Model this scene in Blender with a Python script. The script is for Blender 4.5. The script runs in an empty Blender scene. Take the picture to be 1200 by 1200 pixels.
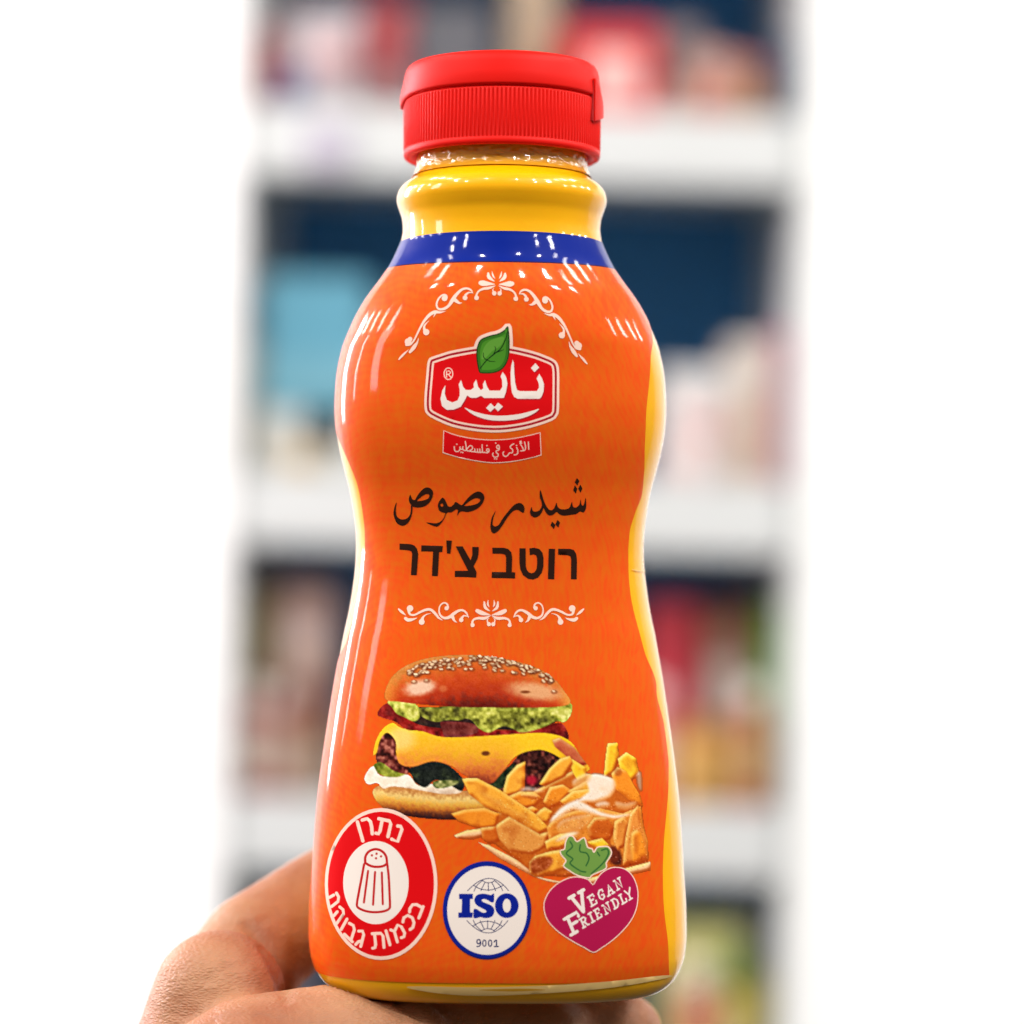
import bpy, math, random
import numpy as np
from mathutils import Matrix, Vector, geometry

random.seed(7)
RNG = np.random.RandomState(11)
SC = bpy.context.scene
COL = SC.collection

# ------------------------------------------------------------------ camera, world, lights
S = 0.00019            # metres per photograph pixel at the bottle
DIST = 0.60            # lens to bottle axis
F = DIST / S           # focal length in photograph pixels (photograph is 1200 wide)
LEVEL = 700.0          # row of the photograph at the height of the lens
ROLL = math.radians(1.5)
RW = Matrix.Rotation(-ROLL, 4, 'Y')      # hand-held phone, rolled a little against the level shelves
BG = 2.0               # distance of the shelf fronts from the lens

cam = bpy.data.cameras.new('camera')
cam.sensor_width = 36.0
cam.lens = 36.0 * F / 1200.0
cam.shift_y = (LEVEL - 600.0) / 1200.0
cam.clip_start, cam.clip_end = 0.05, 60.0
cam.dof.use_dof = True
cam.dof.focus_distance = DIST - 0.019
cam.dof.aperture_fstop = 5.6
cam.dof.aperture_blades = 0
camo = bpy.data.objects.new('camera', cam)
COL.objects.link(camo)
camo.matrix_world = RW @ Matrix.Translation((0, -DIST, 0)) @ Matrix.Rotation(math.pi / 2, 4, 'X')
SC.camera = camo

SC.view_settings.view_transform = 'Standard'
SC.view_settings.look = 'None'
SC.view_settings.exposure = 0.0
SC.view_settings.gamma = 1.0
SC.cycles.use_denoising = True
SC.cycles.max_bounces = 8

world = bpy.data.worlds.new('World')
SC.world = world
world.use_nodes = True
wn, wl = world.node_tree.nodes, world.node_tree.links
wbg = wn['Background']
wtc = wn.new('ShaderNodeTexCoord')
wsep = wn.new('ShaderNodeSeparateXYZ')
wl.new(wtc.outputs['Generated'], wsep.inputs[0])
wrz = wn.new('ShaderNodeMapRange'); wrz.interpolation_type = 'SMOOTHSTEP'
wrz.inputs['From Min'].default_value = -0.8; wrz.inputs['From Max'].default_value = 0.7
wrz.inputs['To Min'].default_value = 0.07; wrz.inputs['To Max'].default_value = 0.24
wl.new(wsep.outputs['Z'], wrz.inputs['Value'])
wl.new(wrz.outputs[0], wbg.inputs['Strength'])
wbg.inputs['Color'].default_value = (1.0, 0.985, 0.96, 1)

def lamp(x, y, z, w, h, radiance, color=(1, 0.97, 0.93), aim=(0, 0, 0), spread=math.pi):
    l = bpy.data.lights.new('ceiling_or_added_lamp', 'AREA')  # ceiling rows, plus lamps added for the wall and the left streaks
    l.shape = 'RECTANGLE'; l.size = w; l.size_y = h
    l.energy = radiance * math.pi * w * h
    l.color = color
    l.spread = spread
    o = bpy.data.objects.new('ceiling_or_added_lamp', l)
    o.location = (x, y, z)
    o.rotation_euler = (Vector(aim) - Vector((x, y, z))).to_track_quat('-Z', 'Y').to_euler()
    COL.objects.link(o)

for lx in (-1.5, 1.5):
    for ly in (-0.75, -0.25, 0.25, 0.75):
        lamp(lx, ly, 1.8, 0.16, 0.24, 52.0)
for lx in (-2.9, 2.9):
    for ly in (-0.6, 0.1, 0.8, 1.5):
        lamp(lx, ly, 1.5, 0.18, 0.30, 40.0)
# ceiling spots over and behind the photographer
for lx, ly in ((-2.5, -1.5), (2.5, -1.5), (-2.1, -2.4), (2.1, -2.4)):
    lamp(lx, ly, 2.3, 0.22, 0.26, 118.0)
for lx, ly in ((-0.85, -2.0), (0.7, -2.3), (1.5, -1.6)):
    lamp(lx, ly, 2.4, 0.13, 0.13, 420.0)
# unseen lamps added to brighten the added wall on both sides of the shelves
for lx in (-0.95, 0.95):
    lamp(lx, 0.65, 1.3, 0.5, 0.14, 11.0, (1, 0.99, 0.97), (lx * 0.72, 1.4, -0.15), 1.5)
# unseen bright panels at the left, added for the streaks on the bottle
lamp(-1.6, -0.35, 0.5, 0.26, 0.5, 13.0, (1, 0.95, 0.98))
lamp(-1.5, 1.1, 0.42, 0.26, 0.8, 50.0, (1, 0.84, 0.92))
lamp(-1.9, 0.45, 0.5, 0.06, 0.6, 40.0, (1, 0.92, 0.96))

# ------------------------------------------------------------------ helpers
def srgb(r, g, b):
    def c(v):
        v = v / 255.0
        return v / 12.92 if v <= 0.04045 else ((v + 0.055) / 1.055) ** 2.4
    return (c(r), c(g), c(b), 1.0)

def link(ob, parent=None):
    COL.objects.link(ob)
    if parent is not None:
        ob.parent = parent
    return ob

def tag(o, label, cat, group=None, kind=None):
    if label: o['label'] = label
    if cat: o['category'] = cat
    if group: o['group'] = group
    if kind: o['kind'] = kind
    return o

def empty(name, loc=(0, 0, 0)):
    o = bpy.data.objects.new(name, None)
    o.empty_display_size = 0.02
    o.location = loc
    return link(o)

def mesh_obj(name, verts, faces, mats, parent=None, mat_idx=None, smooth=True):
    me = bpy.data.meshes.new(name)
    me.from_pydata([tuple(map(float, v)) for v in verts], [], [tuple(map(int, f)) for f in faces])
    for m in (mats if isinstance(mats, (list, tuple)) else [mats]):
        me.materials.append(m)
    if mat_idx is not None:
        me.polygons.foreach_set('material_index', np.asarray(mat_idx, dtype=np.int32))
    me.polygons.foreach_set('use_smooth', np.full(len(me.polygons), smooth, dtype=bool))
    me.update()
    return link(bpy.data.objects.new(name, me), parent)

def nodemat(name):
    m = bpy.data.materials.new(name)
    m.use_nodes = True
    return m, m.node_tree.nodes, m.node_tree.links, m.node_tree.nodes['Principled BSDF']

def plain(name, col, rough=0.5, spec=0.5, coat=0.0, coat_rough=0.05, sss=0.0, noise=0.0, scale=40.0, bump=0.0):
    m, n, l, p = nodemat(name)
    p.inputs['Base Color'].default_value = col
    p.inputs['Roughness'].default_value = rough
    p.inputs['Specular IOR Level'].default_value = spec
    p.inputs['Coat Weight'].default_value = coat
    p.inputs['Coat Roughness'].default_value = coat_rough
    if sss:
        p.inputs['Subsurface Weight'].default_value = sss
        p.inputs['Subsurface Radius'].default_value = (1.0, 0.4, 0.2)
        p.inputs['Subsurface Scale'].default_value = 0.004
    if noise or bump:
        tc = n.new('ShaderNodeTexCoord')
        nz = n.new('ShaderNodeTexNoise'); nz.inputs['Scale'].default_value = scale; nz.inputs['Detail'].default_value = 5
        l.new(tc.outputs['Object'], nz.inputs['Vector'])
        if noise:
            hs = n.new('ShaderNodeMix'); hs.data_type = 'RGBA'; hs.blend_type = 'MULTIPLY'
            rmp = n.new('ShaderNodeMapRange')
            rmp.inputs['To Min'].default_value = 1 - noise; rmp.inputs['To Max'].default_value = 1 + noise * 0.6
            l.new(nz.outputs['Fac'], rmp.inputs['Value'])
            hs.inputs['Factor'].default_value = 1.0
            hs.inputs['A'].default_value = col
            l.new(rmp.outputs[0], hs.inputs['B'])
            l.new(hs.outputs['Result'], p.inputs['Base Color'])
        if bump:
            bp = n.new('ShaderNodeBump'); bp.inputs['Strength'].default_value = bump; bp.inputs['Distance'].default_value = 0.002
            l.new(nz.outputs['Fac'], bp.inputs['Height'])
            l.new(bp.outputs['Normal'], p.inputs['Normal'])
    return m

def film_bump(n, l, p, strength=0.12):
    """faint wrinkles of a shrunk plastic sleeve, drawn out along the bottle"""
    tc = n.new('ShaderNodeTexCoord')
    mp = n.new('ShaderNodeMapping'); mp.inputs['Scale'].default_value = (120, 120, 14)
    nz = n.new('ShaderNodeTexNoise'); nz.inputs['Scale'].default_value = 1.0; nz.inputs['Detail'].default_value = 1
    l.new(tc.outputs['Object'], mp.inputs['Vector']); l.new(mp.outputs['Vector'], nz.inputs['Vector'])
    nz2 = n.new('ShaderNodeTexNoise'); nz2.inputs['Scale'].default_value = 38.0; nz2.inputs['Detail'].default_value = 1
    l.new(tc.outputs['Object'], nz2.inputs['Vector'])
    ad = n.new('ShaderNodeMath'); ad.operation = 'ADD'
    l.new(nz.outputs['Fac'], ad.inputs[0]); l.new(nz2.outputs['Fac'], ad.inputs[1])
    bp = n.new('ShaderNodeBump'); bp.inputs['Strength'].default_value = strength; bp.inputs['Distance'].default_value = 0.0012
    l.new(ad.outputs[0], bp.inputs['Height'])
    l.new(bp.outputs['Normal'], p.inputs['Normal'])
    l.new(bp.outputs['Normal'], p.inputs['Coat Normal'])
    return tc

def printed(name, col, rough=0.38):
    m, n, l, p = nodemat(name)
    p.inputs['Base Color'].default_value = col
    p.inputs['Roughness'].default_value = rough
    p.inputs['Specular IOR Level'].default_value = 0.04
    p.inputs['Coat Weight'].default_value = 0.6
    p.inputs['Coat Roughness'].default_value = 0.06; p.inputs['Coat IOR'].default_value = 1.38
    film_bump(n, l, p)
    return m

def hermite(xs, ys, q):
    xs = np.asarray(xs, float); ys = np.asarray(ys, float); q = np.asarray(q, float)
    d = np.diff(ys) / np.diff(xs)
    m = np.empty_like(ys); m[0] = d[0]; m[-1] = d[-1]
    a, b = d[:-1], d[1:]
    with np.errstate(divide='ignore', invalid='ignore'):
        hm = np.where(a * b > 0, 2 * a * b / (a + b), 0.0)
    m[1:-1] = hm
    i = np.clip(np.searchsorted(xs, q) - 1, 0, len(xs) - 2)
    h = xs[i + 1] - xs[i]
    t = np.clip((q - xs[i]) / h, 0, 1)
    return ((2*t**3 - 3*t**2 + 1) * ys[i] + (t**3 - 2*t**2 + t) * h * m[i]
            + (-2*t**3 + 3*t**2) * ys[i+1] + (t**3 - t**2) * h * m[i+1])

# ------------------------------------------------------------------ bottle shape
# measured half widths of the bottle, in photograph pixels, row by row
PROF = [(160, 97), (172, 97), (198, 98), (205, 100), (212, 106), (220, 116.5), (228, 121.5), (236, 123), (246, 120.5), (258, 116.5),
        (270, 115.5), (284, 117.5), (298, 123), (313, 130.5), (330, 142), (352, 158), (370, 168.5), (385, 175.5), (413, 186), (447, 192),
        (480, 193.5), (500, 192.5), (525, 189), (550, 183), (577, 176), (600, 172), (625, 169), (645, 168.3), (665, 169.2),
        (695, 172.8), (720, 177), (743, 182), (765, 186), (795, 191.5), (840, 198.5), (885, 205), (930, 210.5), (975, 214),
        (1020, 216.8), (1060, 219.3), (1090, 219.8), (1112, 218), (1127, 214), (1139, 208), (1148, 200), (1154, 191), (1158, 178), (1160, 160)]
BASE_Y = 1160.0
TILT = 5.3 / 1058.0
O_C = Vector(((583.3 - 600) * S, 0, (LEVEL - BASE_Y) * S))     # foot of the bottle axis in the lens frame
yt = np.array([p[0] for p in PROF], float)
wt = np.array([p[1] for p in PROF], float)
ZT = (BASE_Y - yt[::-1]) * S
_zs = np.linspace(0, ZT[-1], 3000)
_ws = hermite(ZT, wt[::-1] * S, _zs)
RT = hermite(*zip(*sorted([((BASE_Y - y) * S, r) for y, r in
        [(160, 1.0), (262, 1.0), (320, 0.93), (380, 0.80), (450, 0.72), (620, 0.72), (760, 0.69), (1000, 0.68), (1160, 0.68)]])), _zs)
NT = hermite(*zip(*sorted([((BASE_Y - y) * S, r) for y, r in
        [(160, 2.0), (275, 2.0), (450, 2.2), (640, 2.25), (900, 2.6), (1060, 2.9), (1160, 2.9)]])), _zs)

def hw_at(z): return np.interp(z, _zs, _ws)
def hd_at(z): return np.interp(z, _zs, _ws * RT)
def n_at(z): return np.interp(z, _zs, NT)

def surf(phi, z, off=0.0):
    """bottle surface: phi = 0 faces the lens"""
    phi = np.asarray(phi, float); z = np.asarray(z, float)
    n = n_at(z); a = hw_at(z) + off; b = hd_at(z) + off
    s, c = np.sin(phi), np.cos(phi)
    return np.stack([a * np.sign(s) * np.abs(s) ** (2 / n), -b * np.sign(c) * np.abs(c) ** (2 / n), z + 0 * s], -1)

_ca, _sa = math.cos(TILT), math.sin(TILT)
def to_local(px, py, Y):
    """lens-frame point of photograph position (px,py) at depth Y behind the axis plane -> bottle frame"""
    k = (DIST + Y) / F
    X = (px - 600) * k - O_C.x; Z = (LEVEL - py) * k - O_C.z
    return X * _ca - Z * _sa, X * _sa + Z * _ca

def on_surf(px, py, off=0.0):
    px = np.asarray(px, float); py = np.asarray(py, float)
    Y = np.full(px.shape, -0.02)
    for _ in range(40):
        x, z = to_local(px, py, Y)
        a = hw_at(z) + off; b = hd_at(z) + off; n = n_at(z)
        u = np.clip(np.abs(x) / a, 0, 0.9995)
        Y = 0.5 * Y - 0.5 * b * (1 - u ** n) ** (1 / n)
    x, z = to_local(px, py, Y)
    return np.stack([x, Y, z], -1)

def phi_of(px, py):
    p = on_surf(px, py)
    u = np.clip(np.abs(p[..., 0]) / hw_at(p[..., 2]), 0, 0.9995)
    return np.sign(p[..., 0]) * np.arcsin(u ** (n_at(p[..., 2]) / 2)), p[..., 2]

def grid_faces(nr, nc, wrap=False):
    f = []
    for i in range(nr - 1):
        for j in range(nc if wrap else nc - 1):
            k = (j + 1) % nc
            f.append((i * nc + j, i * nc + k, (i + 1) * nc + k, (i + 1) * nc + j))
    return f

bottle = empty('sauce_bottle')
bottle.matrix_world = RW @ Matrix.Translation(O_C) @ Matrix.Rotation(TILT, 4, 'Y')
tag(bottle, 'orange labelled squeeze bottle of cheddar sauce with red flip cap, held in a hand', 'bottle')

# --- yellow plastic body
m_body, n_, l_, p_ = nodemat('yellow_sauce_plastic')
p_.inputs['Base Color'].default_value = srgb(252, 180, 4)
p_.inputs['Roughness'].default_value = 0.3
p_.inputs['Subsurface Weight'].default_value = 0.15
p_.inputs['Subsurface Radius'].default_value = (1.0, 0.5, 0.05)
p_.inputs['Subsurface Scale'].default_value = 0.003
p_.inputs['Coat Weight'].default_value = 1.0
p_.inputs['Coat Roughness'].default_value = 0.04; p_.inputs['Coat IOR'].default_value = 1.38; p_.inputs['Specular IOR Level'].default_value = 0.15
film_bump(n_, l_, p_, 0.16)

zz = np.concatenate([[0.0], np.linspace(0.00001, 0.004, 14), np.linspace(0.0045, ZT[-1], 300)])
NC = 200
ph = np.linspace(-math.pi, math.pi, NC, endpoint=False)
V = np.concatenate([surf(ph, np.full(NC, z)) for z in zz])
Fc = grid_faces(len(zz), NC, True)
Fc.append(tuple(range(NC - 1, -1, -1)))
mesh_obj('body', V, Fc, m_body, bottle)

# --- neck threads showing under the cap
def ring(name, zc, r_major, r_minor, mat, parent, nc=120, nr=10):
    a = np.linspace(0, 2 * math.pi, nc, endpoint=False); b = np.linspace(0, 2 * math.pi, nr, endpoint=False)
    v = [((r_major + r_minor * math.cos(t)) * math.cos(u), (r_major + r_minor * math.cos(t)) * math.sin(u), zc + r_minor * math.sin(t)) for t in b for u in a]
    f = [(i * nc + j, i * nc + (j + 1) % nc, ((i + 1) % nr) * nc + (j + 1) % nc, ((i + 1) % nr) * nc + j) for i in range(nr) for j in range(nc)]
    return mesh_obj(name, v, f, mat, parent)
zneck = (BASE_Y - 204) * S
ring('neck_ring', zneck, 98.5 * S, 2.6 * S, m_body, bottle)
ring('neck_ring', (BASE_Y - 193) * S, 97.5 * S, 2.0 * S, m_body, bottle)

# --- clear shrink film gathered round the neck, wrinkled
ncl, nrl = 320, 12
ac = np.linspace(0, 2 * math.pi, ncl, endpoint=False)
rw_ = np.random.RandomState(3)
vz = []
for i in range(nrl):
    yq = 184 + (209 - 184) * i / (nrl - 1)
    wob = sum(rw_.uniform(-1, 1) * np.sin(ac * k + rw_.uniform(0, 6.28) + i * rw_.uniform(-.8, .8)) for k in (9, 17, 26, 41, 58)) * 0.55
    r_ = np.interp(yq, [p[0] for p in PROF], [p[1] for p in PROF]) + 2.0 + wob * (1 if 0 < i < nrl - 1 else .2)
    vz.append(np.stack([np.cos(ac) * r_ * S, np.sin(ac) * r_ * S, np.full(ncl, (BASE_Y - yq) * S)], -1))
m_film = plain('amber_neck_film', srgb(226, 158, 34), rough=0.25, spec=0.2, coat=1.0, coat_rough=0.03)
mesh_obj('film_collar', np.concatenate(vz), [f[::-1] for f in grid_faces(nrl, ncl, True)], m_film, bottle)

# --- red flip cap: ribbed base, lid, hinge, tab
m_cap = plain('red_cap_plastic', srgb(238, 22, 12), rough=0.48, spec=0.14, sss=0.1, noise=0.06, scale=60, bump=0.03)
m_cap_in = plain('red_cap_inside', srgb(190, 18, 20), rough=0.5)
cz = lambda y: (BASE_Y - y) * S
cap_prof = [(186.5, 106), (187.5, 112), (186, 114.5), (183.5, 115.2), (179.5, 115.2)]
NR = 150; seg = NR * 6
ang = np.linspace(0, 2 * math.pi, seg, endpoint=False)
rib = (np.clip(np.cos(ang * NR), -0.55, 0.75) + 0.1) * 1.2
rows = []
for y, r in cap_prof:
    rows.append((y, np.full(seg, float(r))))
for y, k in ((178.8, 0.15), (178, 1.0), (150, 1.0), (124, 1.0), (123, 0.2)):
    rows.append((y, 114.6 + rib * k + (150 - y) * 0.008))
rows += [(121.8, np.full(seg, 113.2)), (119.6, np.full(seg, 113.0))]
V = np.concatenate([np.stack([np.cos(ang) * r * S, np.sin(ang) * r * S, np.full(seg, cz(y))], -1) for y, r in rows])
# inside wall
inner = [(186.5, 106), (150, 104)]
base_n = len(V)
V = np.concatenate([V] + [np.stack([np.cos(ang) * r * S, np.sin(ang) * r * S, np.full(seg, cz(y))], -1) for y, r in inner[1:]])
Fc = grid_faces(len(rows), seg, True)
for j in range(seg):
    k = (j + 1) % seg
    Fc.append((j, base_n + j, base_n + k, k))
capo = mesh_obj('cap', V, Fc, m_cap, bottle)
# lid
lid_prof = [(120.4, 100), (120.2, 114.6), (119.2, 116.4), (117, 117.0), (104, 115.6), (92, 114), (86, 112.6), (82.5, 110.6), (80.3, 107.5), (79.2, 103), (78.8, 96), (79.4, 60), (79.6, 1.0)]
seg2 = 160
ang2 = np.linspace(0, 2 * math.pi, seg2, endpoint=False)
# a thumb lip on the left swells the lower edge of the lid
lip = np.exp(-((np.angle(np.exp(1j * (ang2 - math.pi)))) / 0.30) ** 2)
V = []
for y, r in lid_prof:
    k = np.clip((y - 84) / 36, 0, 1) ** 1.6
    rr = r + lip * k * 3.2
    yy = y + lip * (8.5 if y > 118.5 else 0.0) * (1 if r > 105 else 0.3)
    V.append(np.stack([np.cos(ang2) * rr * S, np.sin(ang2) * rr * S, cz(yy)], -1))
V = np.concatenate(V)
Fc = grid_faces(len(lid_prof), seg2, True)
Fc.append(tuple((len(lid_prof) - 1) * seg2 + j for j in range(seg2)))
Fc.append(tuple(range(seg2 - 1, -1, -1)))
mesh_obj('lid', V, Fc, m_cap, capo)
# hinge ear at the right: a wedge standing proud with the slot's shade painted as a darker plate beside it
def cyl_pt(px_off_deg, y, r):
    a = math.radians(px_off_deg)
    return (math.sin(a) * r * S, -math.cos(a) * r * S, cz(y))
def patch(name, tri_, r0, r1, mat, parent, n=14):
    """small raised plate that follows the round wall; tri_ = three (degree, row) corners"""
    idx, v = {}, []
    for i in range(n + 1):
        for j in range(n + 1 - i):
            u, w_ = i / n, j / n
            aa = tri_[0][0] * (1 - u - w_) + tri_[1][0] * u + tri_[2][0] * w_; yy = tri_[0][1] * (1 - u - w_) + tri_[1][1] * u + tri_[2][1] * w_
            idx[(i, j)] = len(v); v.append((aa, yy))
    f = []
    for i in range(n):
        for j in range(n - i):
            f.append((idx[(i, j)], idx[(i + 1, j)], idx[(i, j + 1)]))
            if j < n - i - 1: f.append((idx[(i + 1, j)], idx[(i + 1, j + 1)], idx[(i, j + 1)]))
    m_ = len(v)
    rim = [idx[(i, 0)] for i in range(n)] + [idx[(n - j, j)] for j in range(n)] + [idx[(0, n - j)] for j in range(n)]
    pts = [cyl_pt(a_, y_, r1) for a_, y_ in v] + [cyl_pt(a_, y_, r0) for a_, y_ in v]
    f += [(rim[k], rim[(k + 1) % len(rim)], m_ + rim[(k + 1) % len(rim)], m_ + rim[k]) for k in range(len(rim))]
    return mesh_obj(name, pts, f, mat, parent, smooth=False)
m_slot_shade = plain('slot_shade_red', srgb(176, 12, 12), rough=0.7)  # darker red stands for the shade inside the slot
patch('hinge', [(64.8, 101), (64.8, 150), (92, 136)], 108, 119.0, m_cap, capo)
patch('hinge_slot_shade', [(64.2, 103), (62.8, 150), (65.5, 151)], 108, 117.2, m_slot_shade, capo)

# --- blue band and orange sleeve
m_blue = printed('navy_blue_print', srgb(0, 32, 136)); m_blue.node_tree.nodes['Principled BSDF'].inputs['Coat Weight'].default_value = 0.45
m_line = printed('dark_line_print', srgb(50, 20, 40))
p_top = on_surf(np.array(586.0), np.array(270.5)); p_bot = on_surf(np.array(586.0), np.array(307.5))
ztop, zbot = float(p_top[2]), float(p_bot[2])
OFF = 0.00016
phi_full = np.linspace(-math.pi, math.pi, 160, endpoint=False)
def band_low(phi): return zbot + 0.0011 * (1 - np.cos(phi)) * (np.abs(phi) < 4)
rowsz = np.linspace(0, 1, 26)
V = np.concatenate([surf(phi_full, ztop + 0.0006 * 0 - t * (ztop - band_low(phi_full)), OFF) for t in rowsz])
Fc = grid_faces(len(rowsz), 160, True)
Fc = [f[::-1] for f in Fc]
mi = [1 if i // 160 >= 24 else 0 for i in range(len(Fc))]

# orange print: moire-like diagonal weave between two oranges
m_or, n_, l_, p_ = nodemat('orange_sleeve_print')
p_.inputs['Roughness'].default_value = 0.38
p_.inputs['Specular IOR Level'].default_value = 0.04
p_.inputs['Coat Weight'].default_value = 0.6
p_.inputs['Coat Roughness'].default_value = 0.06; p_.inputs['Coat IOR'].default_value = 1.38
tc = film_bump(n_, l_, p_)
mp = n_.new('ShaderNodeMapping'); mp.inputs['Rotation'].default_value = (0, math.radians(24), 0); mp.inputs['Scale'].default_value = (700, 0, 260)
l_.new(tc.outputs['Object'], mp.inputs['Vector'])
nz = n_.new('ShaderNodeTexNoise'); nz.inputs['Scale'].default_value = 1.0; nz.inputs['Detail'].default_value = 2.0; nz.inputs['Distortion'].default_value = 0.8
l_.new(mp.outputs['Vector'], nz.inputs['Vector'])
mp2 = n_.new('ShaderNodeMapping'); mp2.inputs['Location'].default_value = (0.035, 0, -0.075); mp2.inputs['Scale'].default_value = (1.5, 0, 1)
l_.new(tc.outputs['Object'], mp2.inputs['Vector'])
wv = n_.new('ShaderNodeTexWave'); wv.wave_type = 'RINGS'; wv.rings_direction = 'SPHERICAL'; wv.inputs['Scale'].default_value = 185; wv.inputs['Distortion'].default_value = 9.0; wv.inputs['Detail'].default_value = 1; wv.inputs['Detail Scale'].default_value = 0.5
l_.new(mp2.outputs['Vector'], wv.inputs['Vector'])
mxf = n_.new('ShaderNodeMath'); mxf.operation = 'MULTIPLY_ADD'
mxf.inputs[1].default_value = 0.15
l_.new(wv.outputs['Fac'], mxf.inputs[0]); l_.new(nz.outputs['Fac'], mxf.inputs[2])
cr = n_.new('ShaderNodeValToRGB')
cr.color_ramp.elements[0].position = 0.36; cr.color_ramp.elements[0].color = srgb(234, 80, 16)
cr.color_ramp.elements[1].position = 0.78; cr.color_ramp.elements[1].color = srgb(227, 98, 14)
l_.new(mxf.outputs[0], cr.inputs['Fac'])
l_.new(cr.outputs['Color'], p_.inputs['Base Color'])

Rr = [(395, 764.5), (420, 762), (450, 760), (485, 756.5), (520, 755), (555, 754), (580, 751.5), (600, 744), (625, 737), (660, 735.7), (695, 738), (730, 745.5), (765, 755), (800, 768),
      (815, 769), (850, 777.5), (885, 782), (920, 782.5), (955, 780), (990, 777), (1025, 776), (1060, 777), (1095, 781), (1130, 783), (1145, 783)]
ra, rz = phi_of(np.array([r[1] for r in Rr], float), np.array([r[0] for r in Rr], float))
rz = np.concatenate([[zbot + 0.004, (BASE_Y - 345) * S, (BASE_Y - 375) * S], rz]); ra = np.concatenate([[1.75, 1.7, 1.5], ra])
o = np.argsort(rz); rz, ra = rz[o], ra[o]
Lr = [(532, 405), (570, 420), (615, 427.5), (660, 427), (705, 419), (750, 407)]
la, lz = phi_of(np.array([r[1] for r in Lr], float), np.array([r[0] for r in Lr], float))
lz = np.concatenate([[zbot + 0.004, (BASE_Y - 470) * S], lz, [(BASE_Y - 800) * S, 0.0]]); la = np.concatenate([[-1.75, -1.72], la, [-1.72, -1.72]])
o = np.argsort(lz); lz, la = lz[o], la[o]
zlo = float(on_surf(np.array(600.0), np.array(1152.5))[2])
NRW, NCW = 300, 110
tt = np.linspace(0, 1, NCW)
rowsV = []
for q in np.linspace(0, 1, NRW):
    zc_ = zlo + q * (zbot - zlo)
    aL = float(hermite(lz, la, np.array(zc_))); aR = float(hermite(rz, ra, np.array(zc_)))
    phi = aL + tt * (aR - aL)
    zr = zc_ + q ** 8 * (band_low(phi) - zbot)
    rowsV.append(surf(phi, zr, OFF))
label = mesh_obj('label', np.concatenate(rowsV), grid_faces(NRW, NCW), m_or, bottle)
mesh_obj('blue_band', V, Fc, [m_blue, m_line], label, mat_idx=mi)

# ------------------------------------------------------------------ printed artwork on the sleeve
def area2(p):
    return sum(p[i][0] * p[(i + 1) % len(p)][1] - p[(i + 1) % len(p)][0] * p[i][1] for i in range(len(p)))
def tr(pts, o, s):
    return [(o[0] + p[0] / s, o[1] + p[1] / s) + tuple(v / s for v in p[2:]) for p in pts]
def cat(pts, k=5, closed=True):
    pts = [np.array(p, float) for p in pts]; n = len(pts); out = []
    rng = range(n) if closed else range(n - 1)
    for i in rng:
        if closed: p0, p1, p2, p3 = pts[i - 1], pts[i], pts[(i + 1) % n], pts[(i + 2) % n]
        else: p0, p1, p2, p3 = pts[max(i - 1, 0)], pts[i], pts[i + 1], pts[min(i + 2, n - 1)]
        for j in range(k):
            t = j / k
            out.append(tuple(0.5 * (2 * p1 + (p2 - p0) * t + (2 * p0 - 5 * p1 + 4 * p2 - p3) * t * t + (3 * p1 - p0 - 3 * p2 + p3) * t ** 3)))
    if not closed: out.append(tuple(pts[-1]))
    return out
def inset(poly, d):
    """move every edge of a loop inwards by d"""
    p = np.array(poly, float)[:, :2]
    if area2([tuple(q) for q in p]) < 0: p = p[::-1]
    nx = np.roll(p, -1, 0); pv = np.roll(p, 1, 0)
    t = nx - pv; t /= np.linalg.norm(t, axis=1, keepdims=True) + 1e-9
    return [tuple(q) for q in p + np.stack([-t[:, 1], t[:, 0]], -1) * d]
def ell(cx, cy, rx, ry=None, n=56):
    ry = rx if ry is None else ry
    return [(cx + rx * math.cos(2 * math.pi * i / n), cy + ry * math.sin(2 * math.pi * i / n)) for i in range(n)]
def shift(poly, dx, dy): return [(p[0] + dx, p[1] + dy) for p in poly]

def stroke(pts, w=None, k=5, smooth=True, caps=True):
    """a list of convex pieces that together fill a brush stroke; pts are (x,y[,width])"""
    pts = [(p[0], p[1], p[2] if len(p) > 2 else w) for p in pts]
    q = np.array(cat(pts, k, False) if smooth and len(pts) > 2 else pts, float)
    d = np.gradient(q[:, :2], axis=0); d /= np.linalg.norm(d, axis=1, keepdims=True) + 1e-9
    nrm = np.stack([-d[:, 1], d[:, 0]], -1); h = np.maximum(q[:, 2:3], 0.05) / 2
    L, R = q[:, :2] + nrm * h, q[:, :2] - nrm * h
    out = [[tuple(L[i]), tuple(L[i + 1]), tuple(R[i + 1]), tuple(R[i])] for i in range(len(q) - 1)]
    if caps:
        for i in (0, len(q) - 1):
            if h[i, 0] > 0.35: out.append(ell(q[i, 0], q[i, 1], h[i, 0], n=14))
    return out

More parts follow.
